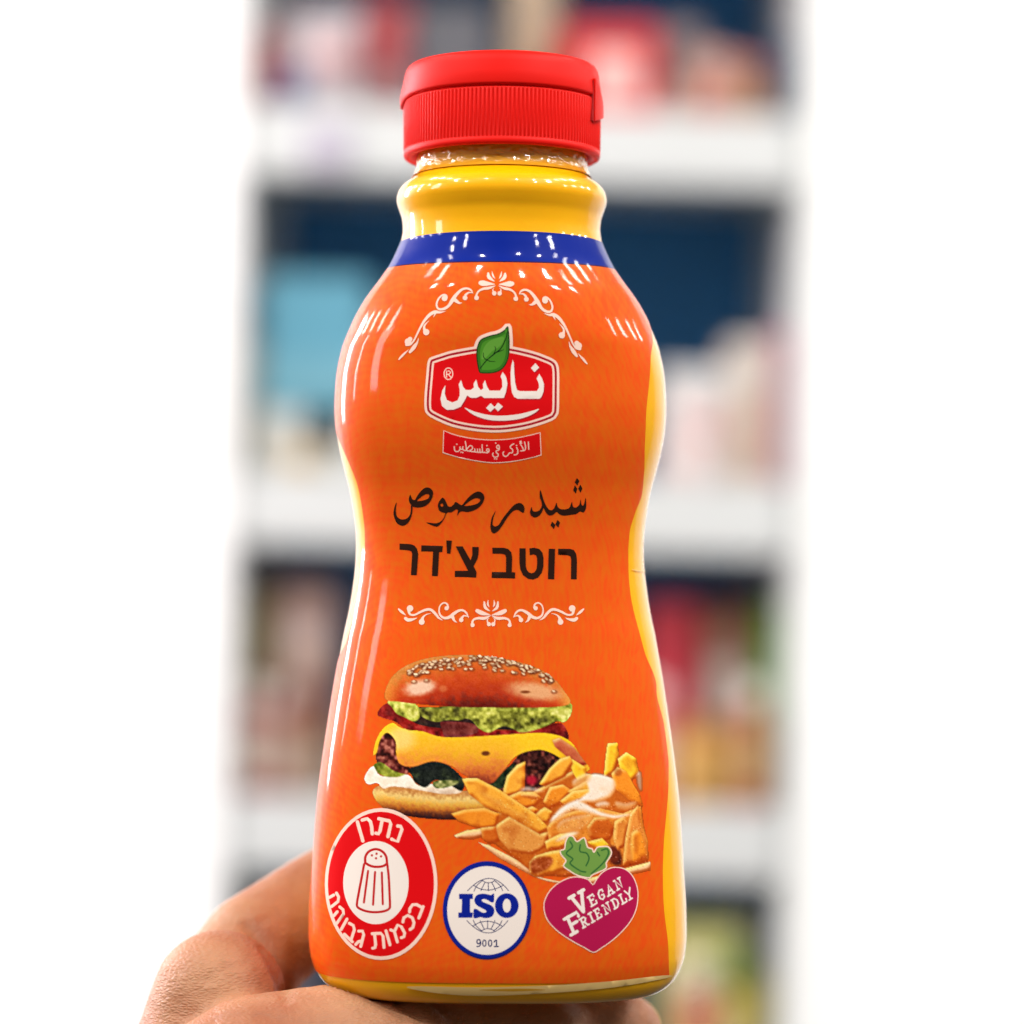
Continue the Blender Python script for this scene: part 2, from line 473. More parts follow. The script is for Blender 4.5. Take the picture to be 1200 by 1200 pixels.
def paint(name, layers, parent, off, step=5.0):
    """layers: (material | None, [loops]); later ones cover earlier ones; None cuts away. One flat print on the curved sleeve."""
    polys, owner = [], []
    for li, (mat, loops) in enumerate(layers):
        for lp in loops:
            lp = [(float(a[0]), float(a[1])) for a in lp]
            if area2(lp) < 0: lp = lp[::-1]
            if abs(area2(lp)) < 0.02: continue
            polys.append(lp); owner.append(li)
    verts, faces = [], []
    for lp in polys:
        b = len(verts); verts += [Vector(p) for p in lp]; faces.append(list(range(b, b + len(lp))))
    arr = np.array([(v.x, v.y) for v in verts])
    lo, hi = arr.min(0), arr.max(0)
    for gx in np.arange(lo[0] + step * .37, hi[0], step):
        for gy in np.arange(lo[1] + step * .41, hi[1], step):
            verts.append(Vector((gx, gy)))
    edges = [(f[i], f[(i + 1) % len(f)]) for f in faces for i in range(len(f))]
    ov, oe, of, _, _, _ = geometry.delaunay_2d_cdt(verts, edges, [], 0, 1e-4)
    P = np.array([(v.x, v.y) for v in ov])
    FT = np.array([tuple(f) for f in of])
    C = P[FT].mean(1)
    top = np.full(len(FT), -1)
    for lp, li in zip(polys, owner):
        q = np.array(lp); c = np.nonzero((C[:, 0] > q[:, 0].min()) & (C[:, 0] < q[:, 0].max()) & (C[:, 1] > q[:, 1].min()) & (C[:, 1] < q[:, 1].max()))[0]
        if not len(c): continue
        x, y = C[c, 0], C[c, 1]; wn_ = np.zeros(len(c), int)
        for (x1, y1), (x2, y2) in zip(lp, lp[1:] + lp[:1]):
            if y1 == y2: continue
            left = (x2 - x1) * (y - y1) - (x - x1) * (y2 - y1)
            wn_ += ((y1 <= y) & (y2 > y) & (left > 0)).astype(int) - ((y1 > y) & (y2 <= y) & (left < 0)).astype(int)
        hit = c[wn_ != 0]
        top[hit] = np.maximum(top[hit], li)
    mats, tri, mi = [], [], []
    for f, li in zip(FT, top):
        if li < 0 or layers[li][0] is None: continue
        m = layers[li][0]
        if m not in mats: mats.append(m)
        tri.append(tuple(f)); mi.append(mats.index(m))
    used = np.unique(np.array([i for f in tri for i in f]))
    remap = -np.ones(len(P), int); remap[used] = np.arange(len(used))
    Q = on_surf(P[used, 0], P[used, 1], off)
    # wind so that normals face out: image y runs down
    tri = [tuple(remap[i] for i in (f if sum(P[f[j]][0] * P[f[(j + 1) % len(f)]][1] - P[f[(j + 1) % len(f)]][0] * P[f[j]][1] for j in range(len(f))) < 0 else f[::-1])) for f in tri]
    return mesh_obj(name, Q, tri, mats, parent, mat_idx=mi)

pk = printed('pale_pink_print', srgb(252, 214, 196))
wh = printed('cream_white_print', srgb(243, 229, 219))
rd = printed('bright_red_print', srgb(222, 8, 16))
dr = printed('dark_red_print', srgb(172, 16, 36))
bk = printed('dark_brown_ink', srgb(44, 22, 14))
gn = printed('leaf_green_print', srgb(74, 140, 38))
gn2 = printed('leaf_deep_green_print', srgb(52, 112, 30)); gn3 = printed('leaf_light_green_print', srgb(98, 158, 56))
dg = printed('dark_green_print', srgb(14, 44, 16))
nb = printed('navy_print', srgb(8, 30, 140))
nd = printed('dark_navy_print', srgb(14, 28, 92))
mg = printed('magenta_print', srgb(178, 20, 74))
pg = printed('parsley_green_print', srgb(112, 152, 68))
pd = printed('parsley_dark_print', srgb(52, 104, 50))
L1 = OFF + 0.00007

# emblem
EO, ES = (480, 370), 6.0
T = lambda pts: tr(pts, EO, ES)
frame_ = cat(T([(150, 292), (220, 268), (300, 245), (470, 215), (590, 207), (715, 215), (870, 250), (960, 282), (1015, 308), (1042, 340), (1052, 400), (1052, 560), (1050, 660), (1040, 700), (1000, 738), (850, 788), (700, 815), (580, 821), (450, 810), (300, 780), (170, 725), (120, 690), (105, 650), (105, 560), (116, 430), (124, 340), (133, 308)]), 4)
leaf_ = cat(T([(692, 74), (701, 130), (704, 200), (700, 280), (680, 340), (640, 385), (580, 405), (510, 406), (488, 395), (475, 340), (468, 270), (477, 210), (502, 165), (560, 140), (620, 125), (662, 102)]), 4)
nalif = T([(725, 310), (733, 330), (736, 400), (742, 470), (755, 522), (775, 530), (895, 530), (910, 505), (908, 475), (893, 442), (912, 408), (930, 440), (945, 480), (942, 530), (930, 565), (915, 584), (760, 584), (735, 570), (720, 540), (712, 480), (710, 400), (715, 350)])
yasin = T([(655, 395), (678, 430), (688, 475), (678, 535), (662, 578), (525, 578), (503, 562), (470, 577), (430, 577), (405, 560), (390, 590), (360, 640), (310, 660), (262, 662), (228, 635), (217, 585), (230, 525), (252, 488), (247, 550), (262, 592), (300, 610), (338, 595), (352, 560), (352, 515), (345, 482), (362, 452), (376, 500), (395, 522), (430, 522), (452, 505), (450, 478), (468, 448), (482, 500), (500, 524), (518, 512), (516, 480), (530, 452), (545, 500), (562, 526), (636, 527), (652, 500), (650, 452), (640, 425)])
ndot = T([(885, 333), (911, 365), (878, 396), (853, 368)])
yd1 = T([(570, 615), (601, 645), (568, 676), (537, 648)]); yd2 = T([(622, 611), (656, 638), (622, 672), (595, 645)])
smile = cat(T([(385, 645), (450, 672), (550, 697), (650, 703), (760, 693), (850, 672), (912, 654), (860, 695), (770, 726), (660, 738), (550, 731), (450, 697)]), 3)
letters = [nalif, yasin, ndot, yd1, yd2, smile]
veins = []
for pts in ([(497, 370, 7), (540, 315, 8), (600, 265, 8), (645, 225, 8), (680, 150, 7), (690, 92, 5)], [(540, 312, 6), (521, 290, 6), (518, 258, 4)], [(538, 306, 6), (565, 320, 6), (602, 322, 4)],
            [(590, 270, 6), (605, 240, 6), (600, 215, 4)], [(605, 262, 6), (632, 250, 6), (662, 238, 4)]):
    veins += stroke(T(pts))
reg = [ell(EO[0] + 273 / ES, EO[1] + 408 / ES, 34 / ES, 44 / ES, 30)]
reg_in = [ell(EO[0] + 273 / ES, EO[1] + 408 / ES, 27 / ES, 37 / ES, 30)]
rr_ = stroke(T([(260, 432, 7), (260, 388, 7), (278, 388, 7), (289, 399, 7), (278, 411, 7), (260, 412, 7)]), smooth=False) + stroke(T([(272, 412, 7), (290, 432, 7)]))
paint('brand_emblem', [(pk, [frame_, inset(leaf_, -22 / ES)]), (dr, [inset(frame_, 17 / ES)]), (pk, [inset(frame_, 33 / ES)]), (rd, [inset(frame_, 47 / ES)]),
      (dr, [shift(l, 0.9, 1.5) for l in letters]), (wh, letters), (pk, reg), (rd, reg_in), (pk, rr_),
      (dg, [leaf_]), (gn2, [inset(leaf_, 8 / ES)]), (gn, [inset(leaf_, 26 / ES)]), (gn3, [cat(T([(520, 230), (560, 180), (640, 150), (665, 160), (640, 210), (580, 250), (530, 300), (505, 300)]), 4)]), (dg, veins)], label, L1)

# red strip under the emblem
BO, BS = (510, 500), 9.2308
T = lambda pts: tr(pts, BO, BS)
strip = T([(88, 38), (170, 70), (250, 95), (350, 116), (450, 130), (535, 137), (620, 140), (710, 137), (800, 130), (875, 119), (950, 105), (1045, 84), (1140, 60), (1150, 310), (1075, 332), (1000, 350), (900, 370), (800, 385), (710, 393), (620, 395), (520, 386), (420, 370), (335, 354), (250, 335), (165, 310), (80, 285)])
def inset2(poly, d):
    p = np.array(poly); c = p.mean(0); out = []
    for q in p:
        out.append((q[0] - np.sign(q[0] - c[0]) * (d if abs(q[0] - c[0]) > 50 else 0), q[1] - (d if q[1] > np.interp(q[0], [518, 577, 635], [516, 529, 519]) else -d)))
    return out
w = 11
txt = []
for pts in ([(1008, 165), (1012, 245)], [(966, 165), (978, 230), (962, 258), (925, 262)], [(925, 195), (945, 225), (955, 255)], [(932, 158), (918, 160), (922, 172), (936, 178), (916, 182)],
            [(880, 225), (892, 250), (893, 282), (878, 302), (853, 305)], [(850, 185), (815, 208), (815, 230), (838, 250), (832, 282), (803, 285), (788, 305), (765, 322), (740, 312), (732, 285), (742, 272)],
            [(690, 240), (668, 232), (668, 208), (682, 200), (692, 215), (690, 250), (660, 262), (662, 280), (682, 300), (672, 325), (640, 328), (622, 308), (626, 285)],
            [(578, 272), (558, 262), (560, 242), (578, 242), (582, 265), (565, 282), (535, 278), (512, 272), (508, 195)], [(512, 272), (492, 280), (485, 276), (482, 242)], [(485, 276), (462, 275), (457, 242)], [(460, 275), (432, 272), (428, 240)],
            [(432, 272), (380, 266), (340, 254), (372, 208), (398, 212), (402, 240), (375, 258)], [(326, 160), (336, 252), (300, 248), (300, 215)], [(300, 246), (272, 240), (268, 215), (266, 250), (240, 270), (212, 258), (206, 215)]):
    txt += stroke(T([p + (w,) for p in pts]), k=4)
dots = [ell(BO[0] + x / BS, BO[1] + y / BS, 7.5 / BS, n=10) for x, y in ((880, 205), (655, 178), (645, 348), (665, 349), (560, 205), (233, 190), (280, 276), (298, 279))]
paint('slogan_strip', [(pk, [strip]), (rd, [inset2(strip, 0.9)]), (pk, txt + dots)], label, L1)

# Arabic title
T1 = lambda pts: tr(pts, (450, 560), 9.2308)
T2 = lambda pts: tr(pts, (560, 555), 8.5714)
sad_bowl = cat(T1([(135, 265), (115, 310), (102, 380), (115, 440), (140, 490), (180, 515), (220, 512), (260, 485), (290, 430), (305, 370), (307, 300), (292, 290), (290, 360), (272, 415), (232, 445), (182, 448), (142, 420), (127, 370), (130, 310)]), 3)
sad_head = cat(T1([(283, 180), (268, 235), (290, 290), (330, 317), (390, 318), (450, 300), (500, 255), (528, 190), (525, 140), (492, 108), (450, 105), (402, 140), (362, 190), (335, 237), (308, 232), (295, 208)]), 3)
sad_hole = cat(T1([(356, 248), (400, 205), (440, 180), (475, 174), (491, 190), (480, 220), (440, 240), (400, 248)]), 3)
wsad = cat(T1([(630, 213), (600, 250), (583, 290), (588, 330), (605, 360), (640, 375), (662, 380), (652, 420), (620, 465), (570, 490), (520, 488), (458, 482), (500, 505), (570, 527), (610, 500), (640, 460), (662, 418), (682, 375), (730, 370), (765, 348), (785, 338), (800, 355), (792, 407), (815, 375), (842, 360), (900, 368), (960, 355), (1020, 325), (1065, 275), (1086, 220), (1077, 180), (1050, 155), (1015, 147), (970, 165), (920, 205), (880, 250), (845, 292), (818, 285), (775, 260), (750, 290), (720, 312), (690, 303), (675, 270), (656, 232)]), 3)
wh1 = cat(T1([(625, 274), (609, 290), (618, 309), (636, 309), (641, 292)]), 3)
wh2 = cat(T1([(868, 301), (920, 255), (970, 225), (1010, 217), (1041, 235), (1030, 262), (990, 285), (930, 299)]), 3)
ra_ = cat(T2([(180, 372), (160, 430), (149, 480), (150, 515), (175, 530), (210, 513), (240, 465), (280, 410), (330, 350), (370, 310), (420, 294), (456, 315), (469, 355), (460, 392), (430, 380), (400, 363), (360, 372), (320, 412), (280, 467), (240, 532), (200, 580), (165, 599), (140, 587), (127, 545), (130, 490), (145, 430)]), 3)
shd = cat(T2([(628, 163), (650, 230), (670, 290), (700, 345), (735, 369), (768, 345), (790, 292), (802, 332), (832, 356), (882, 358), (922, 340), (945, 283), (952, 322), (968, 340), (1000, 334), (1025, 300), (1033, 258), (1041, 310), (1060, 320), (1072, 290), (1083, 243), (1089, 300), (1086, 350), (1062, 390), (1030, 378), (990, 405), (940, 411), (870, 421), (820, 407), (792, 384), (760, 411), (720, 419), (688, 395), (662, 345), (650, 372), (625, 415), (580, 439), (540, 426), (524, 390), (530, 360), (541, 333), (550, 370), (577, 382), (615, 370), (641, 330), (641, 290), (622, 230)]), 3)
dm = [T2([(995, 45), (1020, 72), (1000, 119), (974, 85)]), T2([(975, 118), (999, 150), (985, 201), (959, 165)]), T2([(1030, 110), (1051, 150), (1032, 191), (1009, 150)]),
      T2([(745, 481), (779, 515), (765, 556), (731, 520)]), T2([(800, 464), (826, 490), (810, 541), (779, 510)])]
paint('arabic_title', [(bk, [sad_bowl, sad_head, wsad, ra_, shd] + dm), (None, [sad_hole, wh1, wh2])], label, L1)

# Hebrew title
A = lambda pts: tr(pts, (455, 630), 10.0)
B = lambda pts: tr(pts, (565, 630), 10.0)
heb = [A([(132, 70), (260, 76), (305, 92), (336, 130), (350, 190), (332, 440), (265, 438), (280, 192), (270, 160), (240, 149), (132, 140)]),
       A([(388, 90), (638, 98), (632, 168), (595, 168), (580, 450), (512, 448), (525, 163), (385, 160)]),
       A([(680, 32), (745, 35), (728, 188), (688, 185)]),
       A([(790, 102), (872, 102), (965, 268), (985, 200), (985, 108), (1060, 110), (1058, 190), (1046, 250), (1000, 335), (1035, 405), (1030, 468), (780, 460), (782, 388), (935, 388)]),
       B([(120, 118), (250, 119), (305, 132), (342, 172), (352, 230), (348, 405), (388, 408), (385, 478), (112, 472), (115, 402), (280, 404), (282, 232), (268, 198), (230, 188), (122, 186)]),
       B([(438, 125), (510, 125), (512, 330), (522, 375), (548, 407), (580, 418), (615, 405), (640, 365), (645, 310), (645, 240), (632, 206), (602, 195), (560, 205), (555, 126), (610, 118), (670, 132), (708, 178), (720, 240), (718, 340), (700, 410), (660, 465), (600, 490), (540, 482), (480, 440), (448, 370), (438, 290)]),
       B([(782, 130), (855, 132), (845, 488), (772, 485)]),
       B([(892, 130), (1030, 132), (1076, 146), (1103, 192), (1112, 260), (1108, 488), (1042, 486), (1045, 260), (1035, 218), (1005, 205), (892, 200)])]
paint('hebrew_title', [(bk, heb)], label, L1)

# scroll ornaments
def orn(strokes, discs, o, s, mirror):
    out = []
    for pts in strokes:
        q = tr(pts, o, s)
        for mm in (0, 1):
            qq = [mirror(p) + (p[2],) for p in q] if mm else q
            out += stroke(qq, k=4)
    for x, y, r in discs:
        c = tr([(x, y)], o, s)[0]
        for mm in (0, 1):
            cc = mirror(c) if mm else c
            out.append(ell(cc[0], cc[1], r / s, n=16))
    return out
low = orn([[(72, 188, 18), (112, 225, 30), (157, 260, 3)], [(190, 205, 34), (205, 248, 24), (260, 255, 22), (330, 220, 26), (400, 194, 30), (450, 197, 30), (500, 240, 30), (540, 290, 22), (590, 320, 3)],
           [(152, 297, 36), (182, 315, 40), (232, 310, 28), (290, 290, 3)], [(345, 322, 48), (360, 280, 24), (400, 250, 12), (450, 240, 3)],
           [(652, 170, 20), (640, 130, 20), (600, 115, 17), (560, 145, 17), (545, 200, 17), (560, 260, 22), (610, 293, 28), (670, 280, 36), (720, 240, 36), (780, 205, 28), (830, 205, 24), (870, 240, 20), (892, 292, 3)],
           [(700, 270, 44), (722, 320, 24), (757, 347, 3)], [(892, 278, 8), (840, 265, 18), (812, 292, 30)],
           [(992, 208, 44), (1050, 235, 50), (1145, 256, 5)], [(1075, 105, 18), (1087, 170, 34), (1142, 212, 5)], [(1122, 80, 3), (1116, 130, 22), (1132, 165, 3)],
           [(932, 362, 28), (947, 315, 22), (1000, 295, 28), (1080, 295, 34), (1150, 262, 5)], [(1118, 350, 18), (1110, 312, 12), (1132, 292, 3)]],
          [(205, 180, 38), (342, 338, 34), (633, 178, 25), (805, 315, 26), (938, 375, 24), (1130, 365, 24)], (460, 695), 10.0, lambda p: (1151.0 - p[0], p[1]))
paint('scroll_ornament', [(pk, low)], label, L1)
top = orn([[(75, 1160, 16), (122, 1110, 26), (190, 1045, 3)], [(205, 1075, 30), (250, 1020, 44), (290, 960, 20), (305, 910, 3)],
           [(165, 988, 36), (210, 985, 24), (250, 940, 20), (290, 860, 20), (330, 780, 24), (380, 700, 30), (440, 635, 36), (500, 606, 40), (560, 610, 22), (625, 595, 3)], [(505, 620, 20), (478, 668, 3)],
           [(378, 830, 36), (370, 780, 24), (390, 745, 16), (428, 708, 3)],
           [(640, 440, 14), (630, 412, 18), (590, 405, 18), (540, 450, 20), (516, 520, 22), (540, 570, 24), (600, 570, 30), (660, 530, 32), (700, 470, 44), (750, 400, 36), (810, 345, 28), (870, 330, 24), (920, 350, 20), (942, 388, 3)],
           [(735, 468, 44), (780, 500, 24), (815, 498, 3)], [(940, 382, 8), (890, 380, 18), (855, 408, 28)],
           [(1032, 265, 50), (1070, 270, 64), (1195, 281, 8)], [(1122, 152, 22), (1132, 200, 42), (1195, 247, 6)], [(1165, 128, 3), (1178, 180, 20), (1200, 215, 3)],
           [(977, 428, 24), (1002, 370, 20), (1060, 335, 26), (1130, 325, 30), (1205, 298, 6)], [(1182, 375, 18), (1175, 345, 12), (1190, 325, 3)]],
          [(182, 955, 40), (205, 925, 28), (395, 842, 37), (610, 445, 34), (850, 440, 28), (985, 440, 27), (1192, 387, 26)], (460, 305), 10.0,
          lambda p: (582.5 + (582.5 - p[0]) * 0.915, p[1] + 0.045 * (582.5 - p[0])))
paint('scroll_ornament', [(pk, top)], label, L1)

# salt warning badge
TO, TS = (380, 940), 8.5714
T = lambda pts: tr(pts, TO, TS)
T2b = lambda pts: tr(pts, (380, 1030), TS)
m_ink = printed('brick_red_ink', srgb(192, 26, 30))
sk = []
for pts in ([(412, 612, 25), (413, 550, 25), (450, 495, 25), (520, 472, 25), (585, 497, 25), (622, 548, 25), (630, 612, 25)], [(410, 608, 25), (460, 638, 25), (520, 650, 25), (590, 643, 25), (632, 615, 25)],
            [(400, 625, 24), (375, 760, 24), (345, 920, 24), (328, 1025, 24), (345, 1063, 24), (420, 1095, 24), (510, 1106, 24), (600, 1096, 24), (652, 1070, 24), (660, 1030, 24), (655, 900, 24), (648, 760, 24), (634, 630, 24)],
            [(440, 692, 22), (398, 1008, 22)], [(510, 702, 22), (490, 1030, 22)], [(578, 707, 22), (588, 1025, 22)]):
    sk += stroke(T(pts))
sk += [ell(TO[0] + x / TS, TO[1] + y / TS, 12 / TS, n=12) for x, y in ((478, 535), (525, 518), (570, 545), (520, 564))]
hb = []
for pts in ([(332, 198), (388, 390)], [(382, 180), (430, 166), (464, 196), (476, 250), (482, 318)], [(548, 166), (656, 190), (668, 218), (640, 346)], [(582, 178), (560, 290), (545, 318), (518, 312)], [(738, 240), (768, 244), (780, 272), (737, 396), (678, 372)]):
    hb += stroke(T([p + (34,) for p in pts]), k=3, smooth=False)
for pts in ([(994, 278), (950, 392)], [(985, 290), (930, 258), (888, 258), (860, 298), (856, 332)], [(790, 432), (800, 388), (840, 366), (884, 390), (902, 440), (890, 488), (862, 508)],
            [(668, 512), (704, 528), (734, 632)], [(708, 520), (738, 462), (774, 480), (808, 545), (800, 580), (774, 590)], [(620, 522), (660, 662)],
            [(482, 550), (568, 546), (590, 572), (600, 688)], [(506, 560), (516, 660), (510, 690), (486, 696)], [(346, 524), (384, 524), (396, 560), (366, 678)], [(378, 622), (342, 630), (316, 658)],
            [(252, 446), (292, 468), (302, 510), (272, 604)], [(202, 555), (282, 632)], [(228, 404), (170, 508)], [(156, 282), (188, 308), (194, 350), (126, 446)], [(130, 330), (96, 370)],
            [(122, 142), (144, 180), (138, 226), (74, 278)], [(95, 162), (52, 186)]):
    hb += stroke(T2b([p + (30,) for p in pts]), k=3, smooth=False)
paint('salt_warning_badge', [(pk, [ell(446.6, 1036, 66, 89)]), (rd, [ell(446.4, 1036, 62.2, 84.8)]), (wh, [ell(440.5, 1034.3, 38.4, 48.8)]), (m_ink, sk), (pk, hb)], label, L1)

# ISO badge
IO, IS = (510, 1000), 9.2308
T = lambda pts: tr(pts, IO, IS)
gl = []
for pts in ([(350, 405), (420, 340), (500, 290), (575, 272), (650, 285), (730, 335), (795, 405)], [(510, 292), (540, 312), (580, 318), (620, 310), (645, 292)], [(415, 345), (480, 382), (575, 398), (670, 378), (735, 345)],
            [(575, 318), (575, 405)], [(540, 311), (510, 370), (495, 405)], [(610, 312), (640, 370), (653, 405)], [(510, 295), (450, 350), (420, 410)], [(642, 295), (702, 350), (730, 405)]):
    gl += stroke(T([p + (9,) for p in pts]), k=4)
    gl += stroke(T([(p[0] - 8, 1133 - p[1], 9) for p in pts]), k=4)
iso = [T([(258, 438), (408, 438), (408, 495), (378, 495), (378, 640), (408, 640), (402, 697), (250, 697), (250, 640), (285, 640), (290, 495), (258, 495)]),
       cat(T([(420, 602), (452, 604), (480, 624), (520, 642), (552, 636), (545, 615), (500, 592), (450, 562), (424, 520), (430, 478), (462, 446), (520, 436), (570, 444), (602, 452), (622, 438), (637, 440), (636, 520), (622, 532), (600, 528), (565, 505), (522, 494), (504, 505), (516, 525), (570, 546), (615, 570), (639, 610), (632, 660), (600, 692), (540, 702), (490, 690), (450, 702), (415, 697), (413, 640)]), 3),
       ell(IO[0] + 775 / IS, IO[1] + 566 / IS, 128 / IS, 134 / IS)]
iso_hole = [ell(IO[0] + 775 / IS, IO[1] + 566 / IS, 44 / IS, 74 / IS)]
num = []
for pts in ([(490, 958), (481, 936), (462, 934), (450, 955), (460, 976), (481, 973), (491, 955), (489, 985), (474, 1006), (452, 1008)], [(638, 958), (662, 938), (662, 1006)], [(640, 1008), (684, 1008)]):
    num += stroke(T([p + (14,) for p in pts]), k=3)
for cx in (532, 594):
    num += stroke(T([(cx + 18 * math.cos(t), 972 + 34 * math.sin(t), 13) for t in np.linspace(0, 2 * math.pi, 13)]), k=2)
paint('iso_badge', [(nd, [ell(570.8, 1066.8, 51.9, 57.7)]), (nb, [ell(570.2, 1066.2, 51.0, 56.6)]), (wh, [ell(570.9, 1067.0, 46.9, 52)]), (nd, gl), (wh, [inset(l, -0.9) for l in iso]), (nb, iso), (wh, iso_hole), (nd, num)], label, L1)

# vegan heart badge
VO, VS = (630, 970), 8.0
T = lambda pts: tr(pts, VO, VS)
heart = cat(T([(518, 528), (482, 486), (400, 460), (310, 462), (200, 510), (110, 590), (60, 690), (58, 780), (85, 860), (140, 930), (220, 1000), (330, 1070), (440, 1130), (525, 1173), (600, 1132), (700, 1062), (800, 970), (880, 870), (930, 760), (946, 640), (936, 550), (900, 460), (840, 395), (760, 368), (680, 374), (600, 420), (548, 484)]), 3)
pars = cat(T([(480, 468), (380, 448), (300, 402), (243, 357), (268, 310), (226, 258), (214, 216), (254, 200), (262, 140), (290, 82), (332, 84), (370, 132), (436, 94), (466, 180), (510, 200), (528, 232), (560, 186), (610, 178), (662, 180), (692, 230), (672, 282), (642, 330), (640, 380), (560, 420), (512, 442)]), 3)
pv = []
for pts in ([(305, 130), (326, 180), (268, 240), (330, 292), (305, 335), (395, 402), (450, 415)], [(400, 160), (398, 222), (458, 238), (482, 290), (455, 355)], [(600, 212), (652, 200), (662, 250), (610, 335), (505, 430)], [(560, 230), (580, 262)]):
    pv += stroke(T([p + (15,) for p in pts]), k=4)
GL = {'V': [[(0, 1), (.34, 1)], [(.66, 1), (1, 1)], [(.14, 1), (.5, 0)], [(.86, 1), (.5, 0)]], 'E': [[(0, 0), (.95, 0), (.95, .25)], [(.2, 0), (.2, 1)], [(0, 1), (.9, 1), (.9, .78)], [(.2, .52), (.65, .52)]],
      'G': [[(.9, .75), (.9, .95), (.5, 1), (.15, .75), (.15, .25), (.5, 0), (.85, .15), (.85, .45), (.6, .45)]], 'A': [[(0, 0), (.35, 0)], [(.65, 0), (1, 0)], [(.15, 0), (.5, 1), (.85, 0)], [(.28, .38), (.72, .38)]],
      'N': [[(0, 0), (.35, 0)], [(.17, 0), (.17, 1), (.83, 0), (.83, 1)], [(0, 1), (.17, 1)], [(.65, 1), (1, 1)]], 'F': [[(0, 0), (.5, 0)], [(.25, 0), (.25, 1)], [(0, 1), (1, 1), (1, .75)], [(.25, .52), (.75, .52)]],
      'R': [[(0, 0), (.4, 0)], [(.2, 0), (.2, 1)], [(0, 1), (.65, 1), (.88, .78), (.65, .52), (.2, .52)], [(.5, .52), (.8, 0), (1, 0)]], 'I': [[(0, 0), (1, 0)], [(.5, 0), (.5, 1)], [(0, 1), (1, 1)]],
      'D': [[(0, 0), (.55, 0), (.9, .3), (.9, .7), (.55, 1), (0, 1)], [(.2, 0), (.2, 1)]], 'L': [[(0, 1), (.45, 1)], [(.22, 1), (.22, 0)], [(0, 0), (.95, 0), (.95, .3)]], 'Y': [[(-.05, 1), (.5, .45)], [(1.05, 1), (.5, .45)], [(.5, .5), (.5, 0)], [(.2, 0), (.8, 0)]]}
vt = []
for ch, bl, ex, ey, wd in (('V', (362, 826), (135, -78), (-66, -166), 32), ('E', (503, 738), (56, -35), (-35, -84), 17), ('G', (586, 688), (54, -33), (-34, -84), 17), ('A', (660, 642), (62, -38), (-28, -88), 17), ('N', (746, 586), (58, -36), (-34, -84), 16),
                           ('F', (312, 1006), (118, -66), (-62, -148), 30), ('R', (425, 940), (58, -36), (-34, -78), 17), ('I', (508, 890), (28, -17), (-34, -80), 17), ('E', (560, 858), (46, -28), (-34, -80), 16), ('N', (638, 812), (56, -35), (-33, -80), 16), ('D', (720, 762), (52, -32), (-32, -80), 16), ('L', (794, 716), (46, -28), (-32, -80), 16), ('Y', (850, 684), (46, -29), (-34, -92), 15)):
    for st in GL[ch]:
        vt += stroke(T([(bl[0] + ex[0] * x + ey[0] * y, bl[1] + ex[1] * x + ey[1] * y, wd) for x, y in st]), smooth=False)

# food picture: a small printed photograph, drawn dot by dot
FX0, FX1, FY0, FY1 = 424, 772, 764, 1052
FW, FH = FX1 - FX0, FY1 - FY0
gx, gy = np.meshgrid(np.arange(FW) + FX0 + 0.5, np.arange(FH) + FY0 + 0.5)
img = np.zeros((FH, FW, 3)); alpha = np.zeros((FH, FW))
def smooth_noise(cell, seed):
    r = np.random.RandomState(seed)
    h, w_ = int(FH / cell) + 3, int(FW / cell) + 3
    g = r.rand(h, w_)
    yy, xx = (gy - FY0) / cell, (gx - FX0) / cell
    i, j = yy.astype(int), xx.astype(int); fy, fx = yy - i, xx - j
    fy = fy * fy * (3 - 2 * fy); fx = fx * fx * (3 - 2 * fx)
    return (g[i, j] * (1 - fx) + g[i, j + 1] * fx) * (1 - fy) + (g[i + 1, j] * (1 - fx) + g[i + 1, j + 1] * fx) * fy
N2, N4, N8, N16 = smooth_noise(2, 1), smooth_noise(4, 2), smooth_noise(8, 3), smooth_noise(16, 4)
def pmask(poly):
    m = np.zeros((FH, FW))
    for ox in (-.33, 0, .33):
        for oy in (-.33, 0, .33):
            c = np.zeros((FH, FW), bool); X, Y = gx + ox, gy + oy
            for i in range(len(poly)):
                (x1, y1), (x2, y2) = poly[i][:2], poly[(i + 1) % len(poly)][:2]
                if y1 == y2: continue
                c ^= ((y1 > Y) != (y2 > Y)) & (X < (x2 - x1) * (Y - y1) / (y2 - y1) + x1)
            m += c
    return m / 9
def lay(m, col):
    global img, alpha
    col = np.asarray(col, float)
    if col.ndim == 1: col = np.broadcast_to(col, (FH, FW, 3))
    img = img * (1 - m[..., None]) + np.clip(col, 0, 255) * m[..., None]
    alpha = alpha + (1 - alpha) * m
def ramp(v, stops):
    xs = [s[0] for s in stops]
    return np.stack([np.interp(v, xs, [s[1][k] for s in stops]) for k in range(3)], -1)
def sm(a, b, v): t = np.clip((v - a) / (b - a), 0, 1); return t * t * (3 - 2 * t)
Z = lambda pts: tr(pts, (420, 750), 3.3333)
zx, zy = (gx - 420) * 3.3333, (gy - 750) * 3.3333
nz1 = (N2 + N4) / 2 - .5
def shaded(poly, stops, v, amp=30, smooth_=True):
    m = pmask(cat(Z(poly), 4) if smooth_ else Z(poly))
    lay(m, ramp(v + nz1 * 0.25, stops) + (nz1 * amp)[..., None])
    return m
# lower bun
shaded([(55, 590), (68, 628), (110, 665), (180, 686), (280, 699), (380, 702), (480, 692), (520, 640), (480, 590), (300, 590), (150, 572), (80, 568)],
       [(0, (206, 140, 76)), (.22, (240, 200, 116)), (.42, (232, 170, 66)), (.62, (190, 104, 36)), (.82, (84, 34, 20)), (1, (44, 16, 16))], (zy - 575 - 0.10 * (zx - 60) * (zx < 320) - 26 * (zx >= 320)) / 105, 34)
